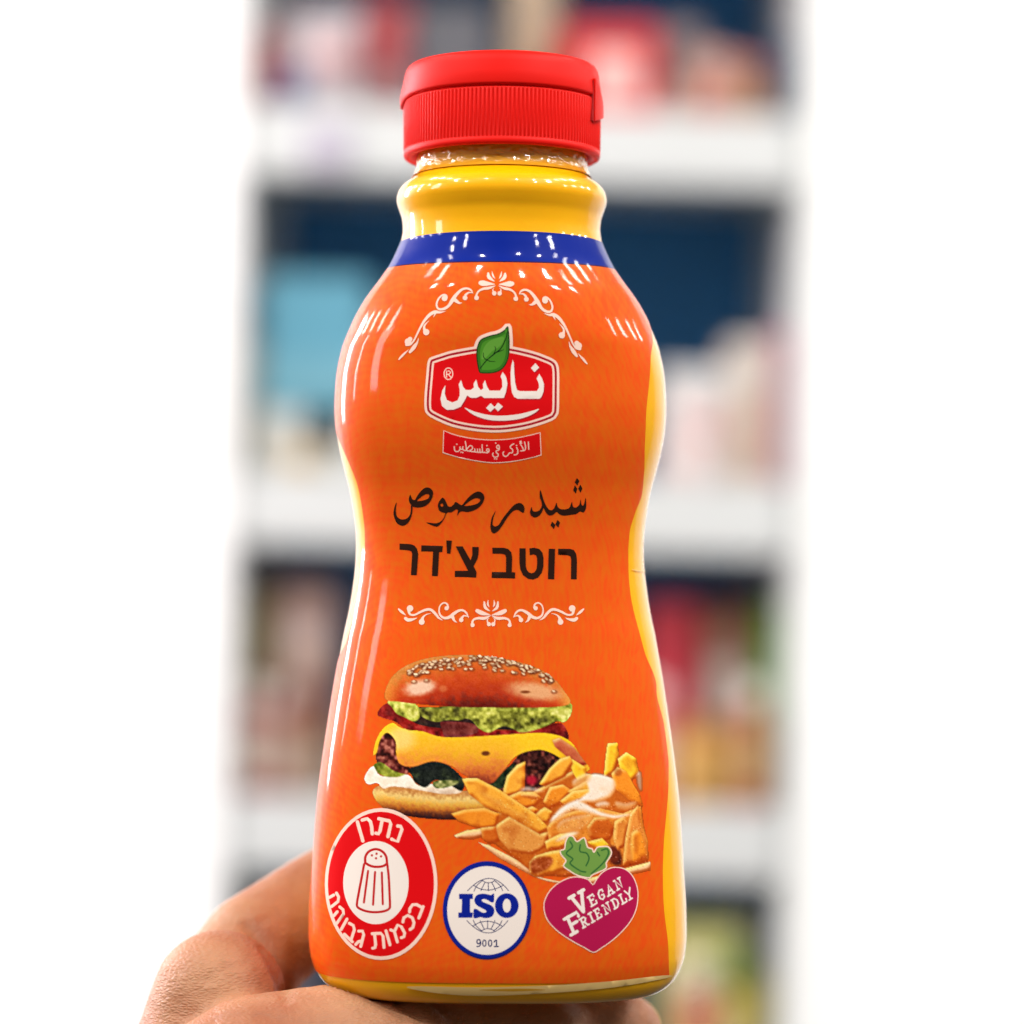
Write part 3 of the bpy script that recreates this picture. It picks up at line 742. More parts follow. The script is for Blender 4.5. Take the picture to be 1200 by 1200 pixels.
# meat on the left and behind the cheese
shaded([(68, 465), (78, 400), (105, 362), (142, 385), (158, 450), (205, 508), (160, 528), (90, 492)], [(0, (60, 22, 18)), (.5, (104, 38, 30)), (1, (176, 96, 76))], N4, 60)
shaded([(520, 570), (600, 478), (640, 440), (710, 425), (800, 450), (800, 560), (700, 590), (560, 590)], [(0, (34, 12, 12)), (.6, (74, 28, 22)), (1, (140, 66, 48))], N4, 50)
lay(sm(34, 10, np.hypot(zx - 676, (zy - 548) * 1.2)), (176, 24, 46))
# greens, sauce and pickle
shaded([(58, 488), (90, 478), (140, 512), (205, 532), (180, 552), (110, 536), (66, 512)], [(0, (84, 92, 20)), (1, (176, 176, 60))], N4, 50)
shaded([(22, 545), (32, 515), (58, 492), (84, 528), (150, 536), (196, 526), (240, 570), (330, 548), (400, 540), (404, 592), (340, 602), (270, 592), (190, 578), (130, 572), (98, 580), (72, 560), (40, 566)],
       [(0, (214, 180, 150)), (.5, (246, 226, 200)), (1, (252, 240, 222))], N8 * .6 + .4 - sm(560, 600, zy) * .5, 16)
shaded([(195, 505), (240, 484), (300, 474), (360, 494), (412, 545), (404, 590), (350, 562), (300, 548), (262, 576), (222, 556), (208, 530)], [(0, (18, 22, 22)), (.6, (30, 36, 28)), (1, (86, 96, 50))], N8 * .7 + .12, 26)
shaded([(290, 556), (330, 548), (392, 552), (360, 572), (306, 580)], [(0, (60, 74, 24)), (1, (196, 190, 120))], N4, 40)
shaded([(505, 570), (560, 520), (612, 482), (600, 540), (560, 580)], [(0, (16, 26, 14)), (1, (50, 66, 34))], N4, 20)
# cheese
mch = shaded([(56, 450), (66, 395), (95, 345), (135, 322), (175, 345), (300, 362), (420, 377), (540, 370), (700, 362), (770, 368), (832, 398), (870, 455), (905, 505), (850, 520), (800, 470), (740, 436), (690, 430), (620, 452), (560, 520), (516, 562), (450, 545), (400, 520), (362, 492), (290, 474), (215, 495), (165, 486), (148, 450), (145, 395), (112, 362), (84, 392), (72, 440)],
       [(0, (252, 200, 34)), (.4, (246, 178, 40)), (.65, (232, 140, 48)), (.85, (206, 98, 44)), (1, (150, 58, 30))], (zy - 345) / 215 + 0.10 * (N16 - .5) - 0.25 * (zx > 560) * sm(560, 660, zx), 18)
lay(mch * sm(70, 20, np.hypot((zx - 165) * .8, zy - 385)) * .75, (252, 214, 130))
lay(sm(22, 10, np.hypot(zx - 497, (zy - 443) * 1.7)), (120, 60, 20))
# tomato, shade and mashed avocado under the bun
shaded([(72, 290), (95, 255), (130, 246), (180, 300), (250, 322), (330, 332), (440, 345), (560, 352), (700, 345), (780, 322), (812, 345), (822, 388), (780, 372), (700, 362), (540, 372), (340, 380), (250, 356), (190, 350), (140, 318), (100, 306)],
       [(0, (86, 14, 14)), (.5, (150, 26, 20)), (1, (200, 66, 50))], N8, 40)
shaded([(205, 262), (430, 268), (640, 262), (760, 268), (800, 300), (720, 340), (600, 352), (450, 345), (330, 345), (235, 330), (205, 305)], [(0, (28, 16, 20)), (1, (66, 40, 28))], N8, 24)
shaded([(320, 322), (345, 318), (440, 325), (470, 350), (440, 372), (345, 380), (328, 355)], [(0, (90, 26, 24)), (1, (150, 70, 60))], N8, 30)
AV = [(0, (70, 66, 24)), (.35, (134, 134, 44)), (.7, (200, 198, 80)), (1, (232, 224, 130))]
shaded([(112, 240), (150, 234), (205, 240), (236, 262), (240, 300), (215, 318), (180, 302), (150, 288), (130, 262)], AV, N4 * .35 + N8 * .6 + .18, 40)
shaded([(236, 268), (300, 262), (380, 258), (420, 262), (410, 310), (350, 312), (300, 320), (250, 300)], AV, N4 * .35 + N8 * .6 - .16, 44)
shaded([(392, 258), (520, 262), (640, 258), (740, 256), (800, 244), (834, 250), (832, 290), (806, 322), (770, 318), (720, 342), (640, 362), (600, 345), (560, 338), (510, 362), (470, 345), (440, 312), (400, 300)],
       AV, N4 * .35 + N8 * .65 - .06 + .25 * sm(640, 800, zx) - .25 * np.exp(-((zx - 700) / 60) ** 2 - ((zy - 315) / 25) ** 2), 46)
# top bun
tb = [(104, 232), (108, 185), (140, 132), (200, 92), (290, 66), (420, 57), (560, 70), (680, 101), (760, 146), (808, 204), (828, 246), (760, 262), (600, 264), (400, 262), (250, 252), (150, 240)]
hb_ = (zy - (62 + ((zx - 450) / 370) ** 2 * 120)) / 190
mb = shaded(tb, [(0, (214, 132, 60)), (.18, (216, 102, 36)), (.45, (204, 70, 22)), (.75, (180, 50, 20)), (1, (104, 26, 16))], hb_ + (N8 - .5) * .14, 30)
lay(mb * sm(170, 106, zx) * .7, (230, 140, 50)); lay(mb * sm(760, 826, zx) * .8, (236, 160, 66))
lay(mb * sm(1.05, .4, np.hypot((zx - 240) / 82, (zy - 186 + (zx - 240) * .12) / 40) + nz1 * .22) * .92, (244, 204, 174))
lay(mb * sm(1.1, .35, np.hypot((zx - 690) / 135, (zy - 200 - (zx - 690) * .12) / 44) + nz1 * .22) * .85, (238, 182, 130))
lay(mb * sm(.9, .3, np.hypot((zx - 330) / 26, (zy - 190) / 22)) * .4, (230, 150, 100))
lay(sm(16, 6, np.hypot((zx - 652) * .6, (zy - 203) * 2)), (140, 70, 30))
rs = np.random.RandomState(5)
for _ in range(150):
    u = rs.uniform(-.74, .93); sx = 450 + u * 340
    ty = 60 + ((sx - 450) / 370) ** 2 * 118
    sy = ty + abs(rs.normal(0, 26)) - 1
    a_ = rs.uniform(-.5, .5) + u * .6; ca, sa = math.cos(a_), math.sin(a_)
    dx, dy = zx - sx, zy - sy
    e = np.hypot((dx * ca + dy * sa) / rs.uniform(6.5, 10), (-dx * sa + dy * ca) / rs.uniform(3, 5))
    lay(mb * sm(1.5, 1.0, np.hypot((dx - 2) / 11, (dy - 3) / 7)) * .45, (110, 50, 24))
    lay(sm(1.15, .8, e), np.array((236, 198, 156)) + rs.uniform(-34, 16))
# fries
fxx, fyy = (gx - 520) * 4.8, (gy - 860) * 4.8
FZ = lambda pts: tr(pts, (520, 860), 4.8)
def fpoly(poly, col, k=4, op=1.0, amp=24):
    lay(np.clip(blur(pmask(cat(FZ(poly), k)), 1) * (.75 + .6 * N8), 0, 1) * op, np.array(col) + (nz1 * amp + (N8 - .5) * 26)[..., None])
def blur(m, k=2):
    for _ in range(2):
        for ax in (0, 1):
            m = sum(np.roll(m, i, ax) for i in range(-k, k + 1)) / (2 * k + 1)
    return m
WZ = lambda pts: tr(pts, (420, 750), 3.39)
def wedge(poly, col, k=2, bev=1.25, soft=0, op=1.0, dark=(176, 62, 4), light=(255, 226, 132), rim=.38, mott=.55):
    """one fried potato stick (or blob of sauce) of the printed picture"""
    m = pmask(cat(WZ(poly), k) if soft else [(p[0] * .55 + q[0] * .45, p[1] * .55 + q[1] * .45) for p, q in zip(WZ(poly) * 1, cat(WZ(poly), 1))])
    if soft: m = blur(m, soft)
    b_ = blur(m, 2); g1, g0 = np.gradient(b_)[1], np.gradient(b_)[0]
    lt = (g1 * .55 + g0 * .85) * 7 * bev
    sh = np.clip(-lt * .75 + .02 + (N8 - .5) * mott + (N16 - .5) * mott * .8 + nz1 * .18, 0, .85)[..., None]
    hi = np.clip(lt * .62 - .03 + (N8 - .5) * .18, 0, .75)[..., None]
    c = np.array(col, float) * (1 - sh) + np.array(dark, float) * sh
    c = c * (1 - hi) + np.array(light, float) * hi
    if rim: lay(np.clip(blur(m, 1) * 1.4, 0, 1) * rim * op, (140, 52, 10))
    lay(m * op, c)
GO, OR_, BR, YE, PA = (252, 172, 54), (244, 142, 34), (214, 100, 24), (255, 196, 40), (248, 196, 142)
wedge([(470, 800), (520, 815), (690, 905), (700, 938), (800, 958), (900, 950), (1160, 880), (1160, 916), (1050, 940), (900, 975), (760, 962), (690, 938), (560, 868)], PA, mott=.1, rim=.2)
wedge([(540, 700), (600, 640), (700, 600), (850, 520), (960, 540), (1080, 560), (1120, 640), (1150, 880), (1040, 905), (820, 940), (700, 930), (600, 850), (500, 780)], (206, 100, 24), rim=.4)
wedge([(770, 398), (798, 388), (858, 428), (908, 495), (872, 502), (822, 458), (782, 425)], (204, 100, 60), dark=(150, 40, 20))
wedge([(842, 468), (905, 508), (902, 555), (872, 562), (850, 522)], YE)
wedge([(718, 572), (758, 512), (800, 472), (840, 460), (852, 490), (822, 542), (742, 582)], GO)
wedge([(975, 542), (981, 470), (989, 410), (1030, 407), (1036, 470), (1012, 532)], YE, k=2)
wedge([(1030, 472), (1064, 444), (1104, 470), (1116, 532), (1082, 562), (1040, 522)], YE)
wedge([(1004, 532), (1030, 504), (1062, 520), (1120, 618), (1132, 664), (1082, 642), (1022, 592)], OR_)
lay(sm(22, 8, np.hypot((gx - 420) * 3.39 - 1032, (gy - 750) * 3.39 - 526)) * .5, (150, 60, 24))
wedge([(574, 602), (590, 540), (630, 496), (663, 482), (661, 590), (632, 612), (580, 626)], GO, k=2)
wedge([(584, 626), (640, 601), (700, 604), (732, 630), (702, 662), (640, 672)], OR_)
wedge([(640, 612), (690, 606), (722, 626), (690, 634)], (250, 186, 110), rim=0, soft=1, op=.7)
wedge([(734, 642), (760, 584), (812, 574), (852, 600), (802, 652), (760, 672)], OR_)
wedge([(830, 602), (900, 562), (962, 544), (1000, 560), (962, 592), (862, 622)], (246, 174, 60))
wedge([(800, 640), (850, 600), (930, 590), (950, 612), (880, 640), (830, 664)], GO)
wedge([(688, 696), (740, 664), (772, 682), (762, 722), (720, 728)], GO)
wedge([(640, 680), (690, 660), (720, 676), (690, 706), (650, 706)], OR_)
wedge([(538, 742), (600, 700), (722, 770), (762, 760), (742, 822), (690, 852), (602, 838), (560, 792)], (232, 150, 66))
wedge([(368, 690), (420, 674), (500, 667), (562, 690), (546, 742), (482, 748), (400, 722)], OR_, light=(255, 210, 110))
wedge([(378, 776), (430, 756), (500, 747), (512, 776), (450, 792), (390, 786)], PA, mott=.15)
wedge([(486, 746), (545, 740), (560, 800), (520, 810), (492, 790)], BR)
wedge([(411, 550), (472, 549), (560, 594), (702, 690), (757, 746), (722, 772), (602, 702), (502, 662), (440, 612)], GO, k=2, bev=1.2)
wedge([(480, 600), (560, 640), (660, 700), (700, 738), (640, 716), (540, 664)], (226, 134, 44), rim=0, soft=2, op=.6)
wedge([(748, 742), (790, 700), (862, 678), (960, 668), (1050, 690), (1122, 660), (1132, 740), (1150, 800), (1150, 870), (1030, 886), (1000, 802), (822, 802), (760, 812)], (238, 142, 46), bev=.8)
wedge([(1000, 815), (1040, 838), (1044, 892), (1000, 884)], (110, 36, 16), rim=0, soft=1, dark=(60, 16, 10), light=(130, 50, 20))
wedge([(908, 742), (938, 704), (986, 704), (1017, 750), (1002, 792), (960, 802), (920, 786)], BR)
wedge([(1018, 720), (1052, 700), (1076, 730), (1058, 820), (1030, 836), (1012, 790)], (238, 150, 60))
wedge([(1080, 690), (1112, 654), (1117, 720), (1136, 770), (1152, 870), (1050, 896), (1060, 790)], (234, 142, 56))
wedge([(1082, 770), (1120, 762), (1146, 860), (1090, 884)], OR_, rim=.2, soft=1)
wedge([(908, 802), (968, 787), (1002, 820), (962, 838)], YE)
wedge([(740, 800), (800, 770), (860, 764), (870, 800), (800, 830), (750, 836)], GO)
wedge([(679, 882), (702, 858), (762, 840), (832, 830), (846, 902), (762, 932), (702, 942), (680, 922)], GO)
lay(blur(pmask(cat(WZ([(682, 884), (716, 862), (766, 862), (770, 890), (730, 922), (690, 930)]), 3)), 1) * .9, np.array((166, 66, 24)) + (nz1 * 70)[..., None])
CH = (252, 228, 204)
kw = dict(rim=0, soft=1, dark=(244, 176, 110), light=(255, 246, 230), mott=.6)
wedge([(757, 728), (800, 670), (868, 634), (902, 650), (960, 682), (1022, 697), (1086, 690), (1040, 708), (980, 706), (900, 684), (850, 676), (810, 704)], CH, **kw)
wedge([(904, 562), (936, 528), (1000, 545), (1022, 576), (1002, 622), (942, 642), (866, 642), (918, 602)], CH, **kw)
wedge([(940, 650), (980, 640), (1000, 656), (960, 668)], CH, op=.7, **kw)
wedge([(800, 720), (860, 700), (940, 694), (900, 740), (840, 770), (790, 760)], (248, 186, 110), op=.45, **kw)
wedge([(850, 560), (900, 530), (930, 540), (900, 580), (860, 590)], (250, 200, 120), op=.6, **kw)
wedge([(1020, 640), (1060, 650), (1110, 640), (1080, 672), (1030, 668)], (250, 206, 150), op=.5, **kw)
wedge([(780, 800), (830, 768), (880, 764), (840, 792)], CH, op=.8, **kw)
wedge([(640, 600), (670, 582), (740, 600), (700, 604)], CH, op=.6, **kw)
wedge([(1104, 540), (1124, 520), (1128, 600), (1112, 590)], CH, op=.7, **kw)
base_or = np.array((232, 92, 14.0))
for c_ in range(3):
    img[..., c_] = 0.72 * img[..., c_] + 0.28 * blur(img[..., c_] * alpha, 1) / np.maximum(blur(alpha, 1), .05)
for c_ in range(3):
    ch = img[..., c_] * alpha + base_or[c_] * (1 - alpha)
    img[..., c_] = np.clip(img[..., c_] + 0.55 * (ch - blur(ch, 2)), 0, 255)
spk = np.random.RandomState(21)
fm = sm(500, 560, (gx - 420) * 3.39) * sm(560, 640, (gy - 750) * 3.39) * (alpha > .9)
img = np.clip(img + fm[..., None] * ((spk.rand(FH, FW) > .985) * 60 - (spk.rand(FH, FW) > .975) * 46)[..., None], 0, 255)
img = np.clip(img + (np.random.RandomState(9).rand(FH, FW, 1) - .5) * 16, 0, 255)
final = img * alpha[..., None] + base_or * (1 - alpha[..., None])
final = final / 255.0
lin = np.where(final <= 0.04045, final / 12.92, ((final + 0.055) / 1.055) ** 2.4)
m_food, n_, l_, p_ = nodemat('food_picture_print')
at = n_.new('ShaderNodeVertexColor'); at.layer_name = 'ink'
l_.new(at.outputs['Color'], p_.inputs['Base Color'])
p_.inputs['Roughness'].default_value = 0.38; p_.inputs['Specular IOR Level'].default_value = 0.04
p_.inputs['Coat Weight'].default_value = 0.6; p_.inputs['Coat Roughness'].default_value = 0.06; p_.inputs['Coat IOR'].default_value = 1.38
film_bump(n_, l_, p_)
keep = alpha > 0.12
vid = -np.ones((FH, FW), int)
quads_ok = keep[:-1, :-1] & keep[1:, :-1] & keep[:-1, 1:] & keep[1:, 1:]
usev = np.zeros((FH, FW), bool)
for a_, b_ in ((0, 0), (1, 0), (0, 1), (1, 1)):
    usev[a_:FH - 1 + a_, b_:FW - 1 + b_] |= quads_ok
vid[usev] = np.arange(usev.sum())
Q = on_surf(gx[usev], gy[usev], OFF + 0.00004)
ii, jj = np.nonzero(quads_ok)
fq = np.stack([vid[ii, jj], vid[ii + 1, jj], vid[ii + 1, jj + 1], vid[ii, jj + 1]], -1)
food = mesh_obj('food_picture', Q, fq, m_food, label)
ca_ = food.data.color_attributes.new('ink', 'FLOAT_COLOR', 'POINT')
ca_.data.foreach_set('color', np.concatenate([lin[usev], np.ones((usev.sum(), 1))], 1).astype(np.float32).ravel())

paint('vegan_badge', [(pk, [heart, inset(pars, -0.9)]), (mg, [inset(heart, 1.1)]), (pg, [inset(pars, 0.6)]), (pd, pv), (wh, vt)], label, L1 + 0.00003)

m_sheen_seam = printed('pale_sheen_and_seam', srgb(238, 200, 128))  # pale reflection on the bottom strip, painted as colour; the seam shares it
m_sheen_gap = printed('tan_sheen_gap', srgb(206, 148, 40))
sheen_loop = cat([(478, 1156), (505, 1163), (560, 1167), (640, 1164), (720, 1157), (782, 1146), (778, 1143), (715, 1150), (640, 1155), (560, 1157)], 4)
paint('painted_sheen', [(m_sheen_seam, [sheen_loop]), (m_sheen_gap, [cat([(560, 1160), (600, 1162), (640, 1160), (610, 1158.5)], 4)])], label, L1)

paint('sleeve_seam', [(m_sheen_seam, stroke([(741, 667.5, .8), (748, 669, 1.6), (756, 669.5, .8)]))], label, L1)

# ------------------------------------------------------------------ the hand under the bottle
def cpt(px, py, ymm):
    k = (DIST + ymm * 0.001) / F
    return Vector(((px - 600) * k, ymm * 0.001, (LEVEL - py) * k))
import bmesh
hbm = bmesh.new()
def ball(c, r, sc=(1, 1, 1)):
    bmesh.ops.create_icosphere(hbm, subdivisions=3, radius=1.0, matrix=Matrix.Translation(c) @ Matrix.Diagonal((r * sc[0], r * sc[1], r * sc[2], 1)))
def chain(pts):
    P_ = [(cpt(*p[:3]), p[3] * S) for p in pts]
    for (a, ra1), (b, rb1) in zip(P_[:-1], P_[1:]):
        n = max(3, int((b - a).length / (0.35 * min(ra1, rb1))))
        for i in range(n + 1):
            t = i / n
            ball(a.lerp(b, t), ra1 + (rb1 - ra1) * t)
# thumb side behind the bottle, palm hollow, heel of the hand, five fingers
chain([(250, 1330, 4, 95), (246, 1195, 14, 78), (300, 1112, 24, 70), (368, 1062, 36, 64), (440, 1010, 48, 54), (500, 960, 52, 46)])
chain([(220, 1330, -4, 100), (240, 1200, 0, 74), (257, 1168, 0, 79)])
chain([(215, 1420, -26, 105), (244, 1292, -22, 90), (300, 1260, -20, 92), (390, 1241, -16, 86), (465, 1240, -12, 72)])
chain([(465, 1244, -6, 72), (540, 1228, 8, 57), (640, 1220, 12, 52), (672, 1216, 18, 46), (660, 1210, 24, 42)])
chain([(420, 1262, 14, 78), (540, 1228, 20, 60), (660, 1211, 20, 50), (722, 1203, 20, 47), (735, 1207, 24, 43)])
chain([(430, 1262, 26, 74), (560, 1226, 34, 56), (650, 1180, 46, 50), (690, 1110, 50, 44), (680, 1060, 48, 38)])
chain([(400, 1255, 38, 70), (500, 1200, 48, 54), (570, 1130, 54, 48), (600, 1060, 52, 42), (595, 1010, 50, 36)])
chain([(330, 1300, 6, 110), (430, 1310, 14, 110), (300, 1250, 26, 92)])
chain([(250, 1400, -6, 130), (180, 1520, -18, 150), (60, 1900, -60, 180)])
hme = bpy.data.meshes.new('hand_blank')
hbm.to_mesh(hme); hbm.free()
tmp = bpy.data.objects.new('hand_blank', hme)
COL.objects.link(tmp)
rm = tmp.modifiers.new('r', 'REMESH'); rm.mode = 'VOXEL'; rm.voxel_size = 0.0011; rm.use_smooth_shade = True
sm_ = tmp.modifiers.new('s', 'SMOOTH'); sm_.factor = 0.5; sm_.iterations = 9
dg_ = bpy.context.evaluated_depsgraph_get()
hand_me = bpy.data.meshes.new_from_object(tmp.evaluated_get(dg_))
bpy.data.objects.remove(tmp)
# press the soft skin away from the bottle so that nothing pokes through the base or the sides
co = np.empty(len(hand_me.vertices) * 3); hand_me.vertices.foreach_get('co', co); co = co.reshape(-1, 3)
lx = (co[:, 0] - O_C.x) * _ca - (co[:, 2] - O_C.z) * _sa; lz_ = (co[:, 0] - O_C.x) * _sa + (co[:, 2] - O_C.z) * _ca
ins = (lz_ > -0.0003) & (lz_ < 0.06)
zc2 = np.clip(lz_, 0.0, 0.19)
rr2 = (np.abs(lx) / (hw_at(zc2) + 0.0004)) ** n_at(zc2) + (np.abs(co[:, 1]) / (hd_at(zc2) + 0.0004)) ** n_at(zc2)
ins &= rr2 < 1
low_ = ins & (lz_ < 0.009)
co[low_, 2] -= (lz_[low_] + 0.0004)
side = ins & ~low_
kf = rr2[side] ** (-1 / n_at(zc2[side]))
co[side, 0] = O_C.x + (co[side, 0] - O_C.x) * np.minimum(kf, 1.6); co[side, 1] *= np.minimum(kf, 1.6)
# skin creases: shallow folds pressed into the surface
nrm = np.empty(len(hand_me.vertices) * 3); hand_me.vertices.foreach_get('normal', nrm); nrm = nrm.reshape(-1, 3)
kk = F / (DIST + co[:, 1]); ppx = 600 + co[:, 0] * kk; ppy = LEVEL - co[:, 2] * kk
for line, dep_, wid in (([(455, 1160), (470, 1178), (494, 1196), (500, 1220)], .0007, 5), ([(425, 1158), (446, 1176), (470, 1192), (478, 1215)], .0004, 4), ([(560, 1172), (572, 1200)], .0004, 5),
                        ([(289, 1086), (306, 1104), (322, 1135), (336, 1170)], .0012, 6), ([(296, 1095), (310, 1078), (330, 1068)], .0003, 5), ([(345, 1040), (362, 1052), (372, 1070)], .0003, 5),
                        ([(240, 1150), (262, 1135), (288, 1130)], .0003, 5), ([(250, 1196), (290, 1190), (330, 1196)], .0003, 5)):
    q_ = np.array(cat(line, 6, False)); dd = np.full(len(co), 1e9)
    for x_, y_ in q_: dd = np.minimum(dd, np.hypot(ppx - x_, ppy - y_))
    g_ = np.exp(-(dd / wid) ** 2) * (nrm[:, 1] < 0.1)
    co -= nrm * (g_ * dep_)[:, None]
hand_me.vertices.foreach_set('co', co.ravel())
hand_me.update()
m_skin, n_, l_, p_ = nodemat('skin')
tc = n_.new('ShaderNodeTexCoord')
nz = n_.new('ShaderNodeTexNoise'); nz.inputs['Scale'].default_value = 45; nz.inputs['Detail'].default_value = 4
l_.new(tc.outputs['Object'], nz.inputs['Vector'])
cr = n_.new('ShaderNodeValToRGB')
cr.color_ramp.elements[0].position = 0.3; cr.color_ramp.elements[0].color = srgb(158, 98, 70)
cr.color_ramp.elements[1].position = 0.72; cr.color_ramp.elements[1].color = srgb(190, 142, 106)
l_.new(nz.outputs['Fac'], cr.inputs['Fac']); l_.new(cr.outputs['Color'], p_.inputs['Base Color'])
p_.inputs['Roughness'].default_value = 0.5
p_.inputs['Specular IOR Level'].default_value = 0.3
p_.inputs['Subsurface Weight'].default_value = 0.25
p_.inputs['Subsurface Radius'].default_value = (1.0, 0.35, 0.2); p_.inputs['Subsurface Scale'].default_value = 0.004
mpn = n_.new('ShaderNodeMapping'); mpn.inputs['Rotation'].default_value = (0, math.radians(35), 0); mpn.inputs['Scale'].default_value = (1.0, 1.0, 2.6)
l_.new(tc.outputs['Object'], mpn.inputs['Vector'])
vo = n_.new('ShaderNodeTexVoronoi'); vo.feature = 'DISTANCE_TO_EDGE'; vo.inputs['Scale'].default_value = 620
l_.new(mpn.outputs['Vector'], vo.inputs['Vector'])
nf = n_.new('ShaderNodeTexNoise'); nf.inputs['Scale'].default_value = 160; nf.inputs['Detail'].default_value = 6
l_.new(mpn.outputs['Vector'], nf.inputs['Vector'])
ad = n_.new('ShaderNodeMath'); ad.operation = 'MULTIPLY_ADD'; ad.inputs[1].default_value = 0.5
l_.new(vo.outputs['Distance'], ad.inputs[0]); l_.new(nf.outputs['Fac'], ad.inputs[2])
bp = n_.new('ShaderNodeBump'); bp.inputs['Strength'].default_value = 0.75; bp.inputs['Distance'].default_value = 0.0009
l_.new(ad.outputs[0], bp.inputs['Height']); l_.new(bp.outputs['Normal'], p_.inputs['Normal'])
hand_me.materials.clear(); hand_me.materials.append(m_skin)
hand = bpy.data.objects.new('hand', hand_me)
link(hand)
hand.matrix_world = RW
tag(hand, 'bare hand reaching in from the lower left, cupping the base of the sauce bottle', 'hand')

# ------------------------------------------------------------------ shop shelves behind, level in the world
K = BG / F
def sx(px, dep=0.0): return (px - 600) * K * (BG + dep) / BG
def sz(py, px=600, dep=0.0): return (LEVEL - (py - (px - 600) * math.tan(ROLL))) * K * (BG + dep) / BG
YF = BG - DIST                                    # world y of the shelf fronts
def box(name, x0, x1, y0, y1, z0, z1, mat, parent=None, bev=0.002, segs=2, loc=(0, 0, 0)):
    bm = bmesh.new()
    bmesh.ops.create_cube(bm, size=1.0, matrix=Matrix.Translation(((x0 + x1) / 2, (y0 + y1) / 2, (z0 + z1) / 2)) @ Matrix.Diagonal((x1 - x0, y1 - y0, z1 - z0, 1)))
    if bev: bmesh.ops.bevel(bm, geom=bm.edges[:], offset=bev, segments=segs, affect='EDGES', clamp_overlap=True)
    me = bpy.data.meshes.new(name); bm.to_mesh(me); bm.free()
    me.materials.append(mat)
    return link(bpy.data.objects.new(name, me), parent)

m_shelf = plain('white_shelf_enamel', (0.56, 0.575, 0.57, 1), rough=0.45, noise=0.04, scale=6)
m_back = plain('navy_back_panel', srgb(58, 136, 200), rough=0.6, noise=0.25, scale=5)
unit = empty('shelving_unit', (0, YF, sz(1420)))
tag(unit, 'white metal shop shelving unit with dark blue back panel, out of focus behind the bottle', 'shelves')
def rel(o): return o
UX0, UX1 = sx(277), sx(923)
DEP = 0.34
lips = [(-246, 84), (172, 84), (604, 84), (985, 86), (1400, 86)]
z_bot, z_top_ = sz(1446), sz(-330)
def ubox(name, x0, x1, y0, y1, z0, z1, mat, bev=0.002):
    return box(name, x0, x1, y0 - YF, y1 - YF, z0 - unit.location.z, z1 - unit.location.z, mat, unit, bev)
ubox('back_panel', UX0, UX1, YF + DEP, YF + DEP + 0.02, z_bot, z_top_, m_back, 0)
for x0, x1 in ((UX0 - 0.006, UX0), (UX1, UX1 + 0.006)):
    ubox('upright', x0, x1, YF + 0.0, YF + DEP + 0.02, z_bot, z_top_, m_shelf)
decks = []
for yc, hh in lips:
    zt, zb = sz(yc - hh / 2), sz(yc + hh / 2)
    decks.append(zt)
    ubox('shelf_board', UX0 + 0.001, UX1 - 0.001, YF + 0.012, YF + DEP - 0.001, zt - 0.02, zt, m_shelf)
    ubox('price_rail', UX0 + 0.001, UX1 - 0.001, YF, YF + 0.0115, zb, zt + 0.001, m_shelf, 0.003)

m_added_wall, n_, l_, p_ = nodemat('added_white_wall')
p_.inputs['Base Color'].default_value = (0.86, 0.86, 0.85, 1); p_.inputs['Roughness'].default_value = 0.7
tc = n_.new('ShaderNodeTexCoord'); nz = n_.new('ShaderNodeTexNoise'); nz.inputs['Scale'].default_value = 55
l_.new(tc.outputs['Object'], nz.inputs['Vector'])
bp = n_.new('ShaderNodeBump'); bp.inputs['Strength'].default_value = 0.1; bp.inputs['Distance'].default_value = 0.002
l_.new(nz.outputs['Fac'], bp.inputs['Height']); l_.new(bp.outputs['Normal'], p_.inputs['Normal'])
wb = bmesh.new()  # added wall, keeps both sides of the shelves white
for x0, x1 in ((UX0 - 2.2, UX0 - 0.0065), (UX1 + 0.0065, UX1 + 2.2)):
    bmesh.ops.create_cube(wb, size=1.0, matrix=Matrix.Translation(((x0 + x1) / 2, YF + DEP / 2 + 0.004, (z_bot + z_top_) / 2)) @ Matrix.Diagonal((x1 - x0, DEP, z_top_ - z_bot + 0.3, 1)))
wme = bpy.data.meshes.new('wall'); wb.to_mesh(wme); wb.free(); wme.materials.append(m_added_wall)
tag(link(bpy.data.objects.new('wall', wme)), 'plain white wall added on both sides of the shelving unit', 'wall', kind='structure')

def pmat(name, c, rough=0.45): return plain(name, srgb(*c), rough=rough, noise=0.08, scale=30, bump=0.02)
MC = {}
def cm(c):
    if c not in MC: MC[c] = plain('packaging_print', tuple(v * 0.70 for v in srgb(*c)[:3]) + (1,), rough=0.45, noise=0.10, scale=30, bump=0.02)
    return MC[c]

def panel(parent, hwid, y, z0, z1, col, x0=-1.0, x1=1.0, name='front_panel'):
    """printed panel a hair proud of a pack's face"""
    v = [(hwid * x0, y, z0), (hwid * x1, y, z0), (hwid * x1, y, z1), (hwid * x0, y, z1)]
    v += [(a, b - 0.0012, c) for a, b, c in v]
    return mesh_obj(name, v, [(4, 5, 6, 7), (0, 1, 5, 4), (1, 2, 6, 5), (2, 3, 7, 6), (3, 0, 4, 7)], cm(col), parent, smooth=False)

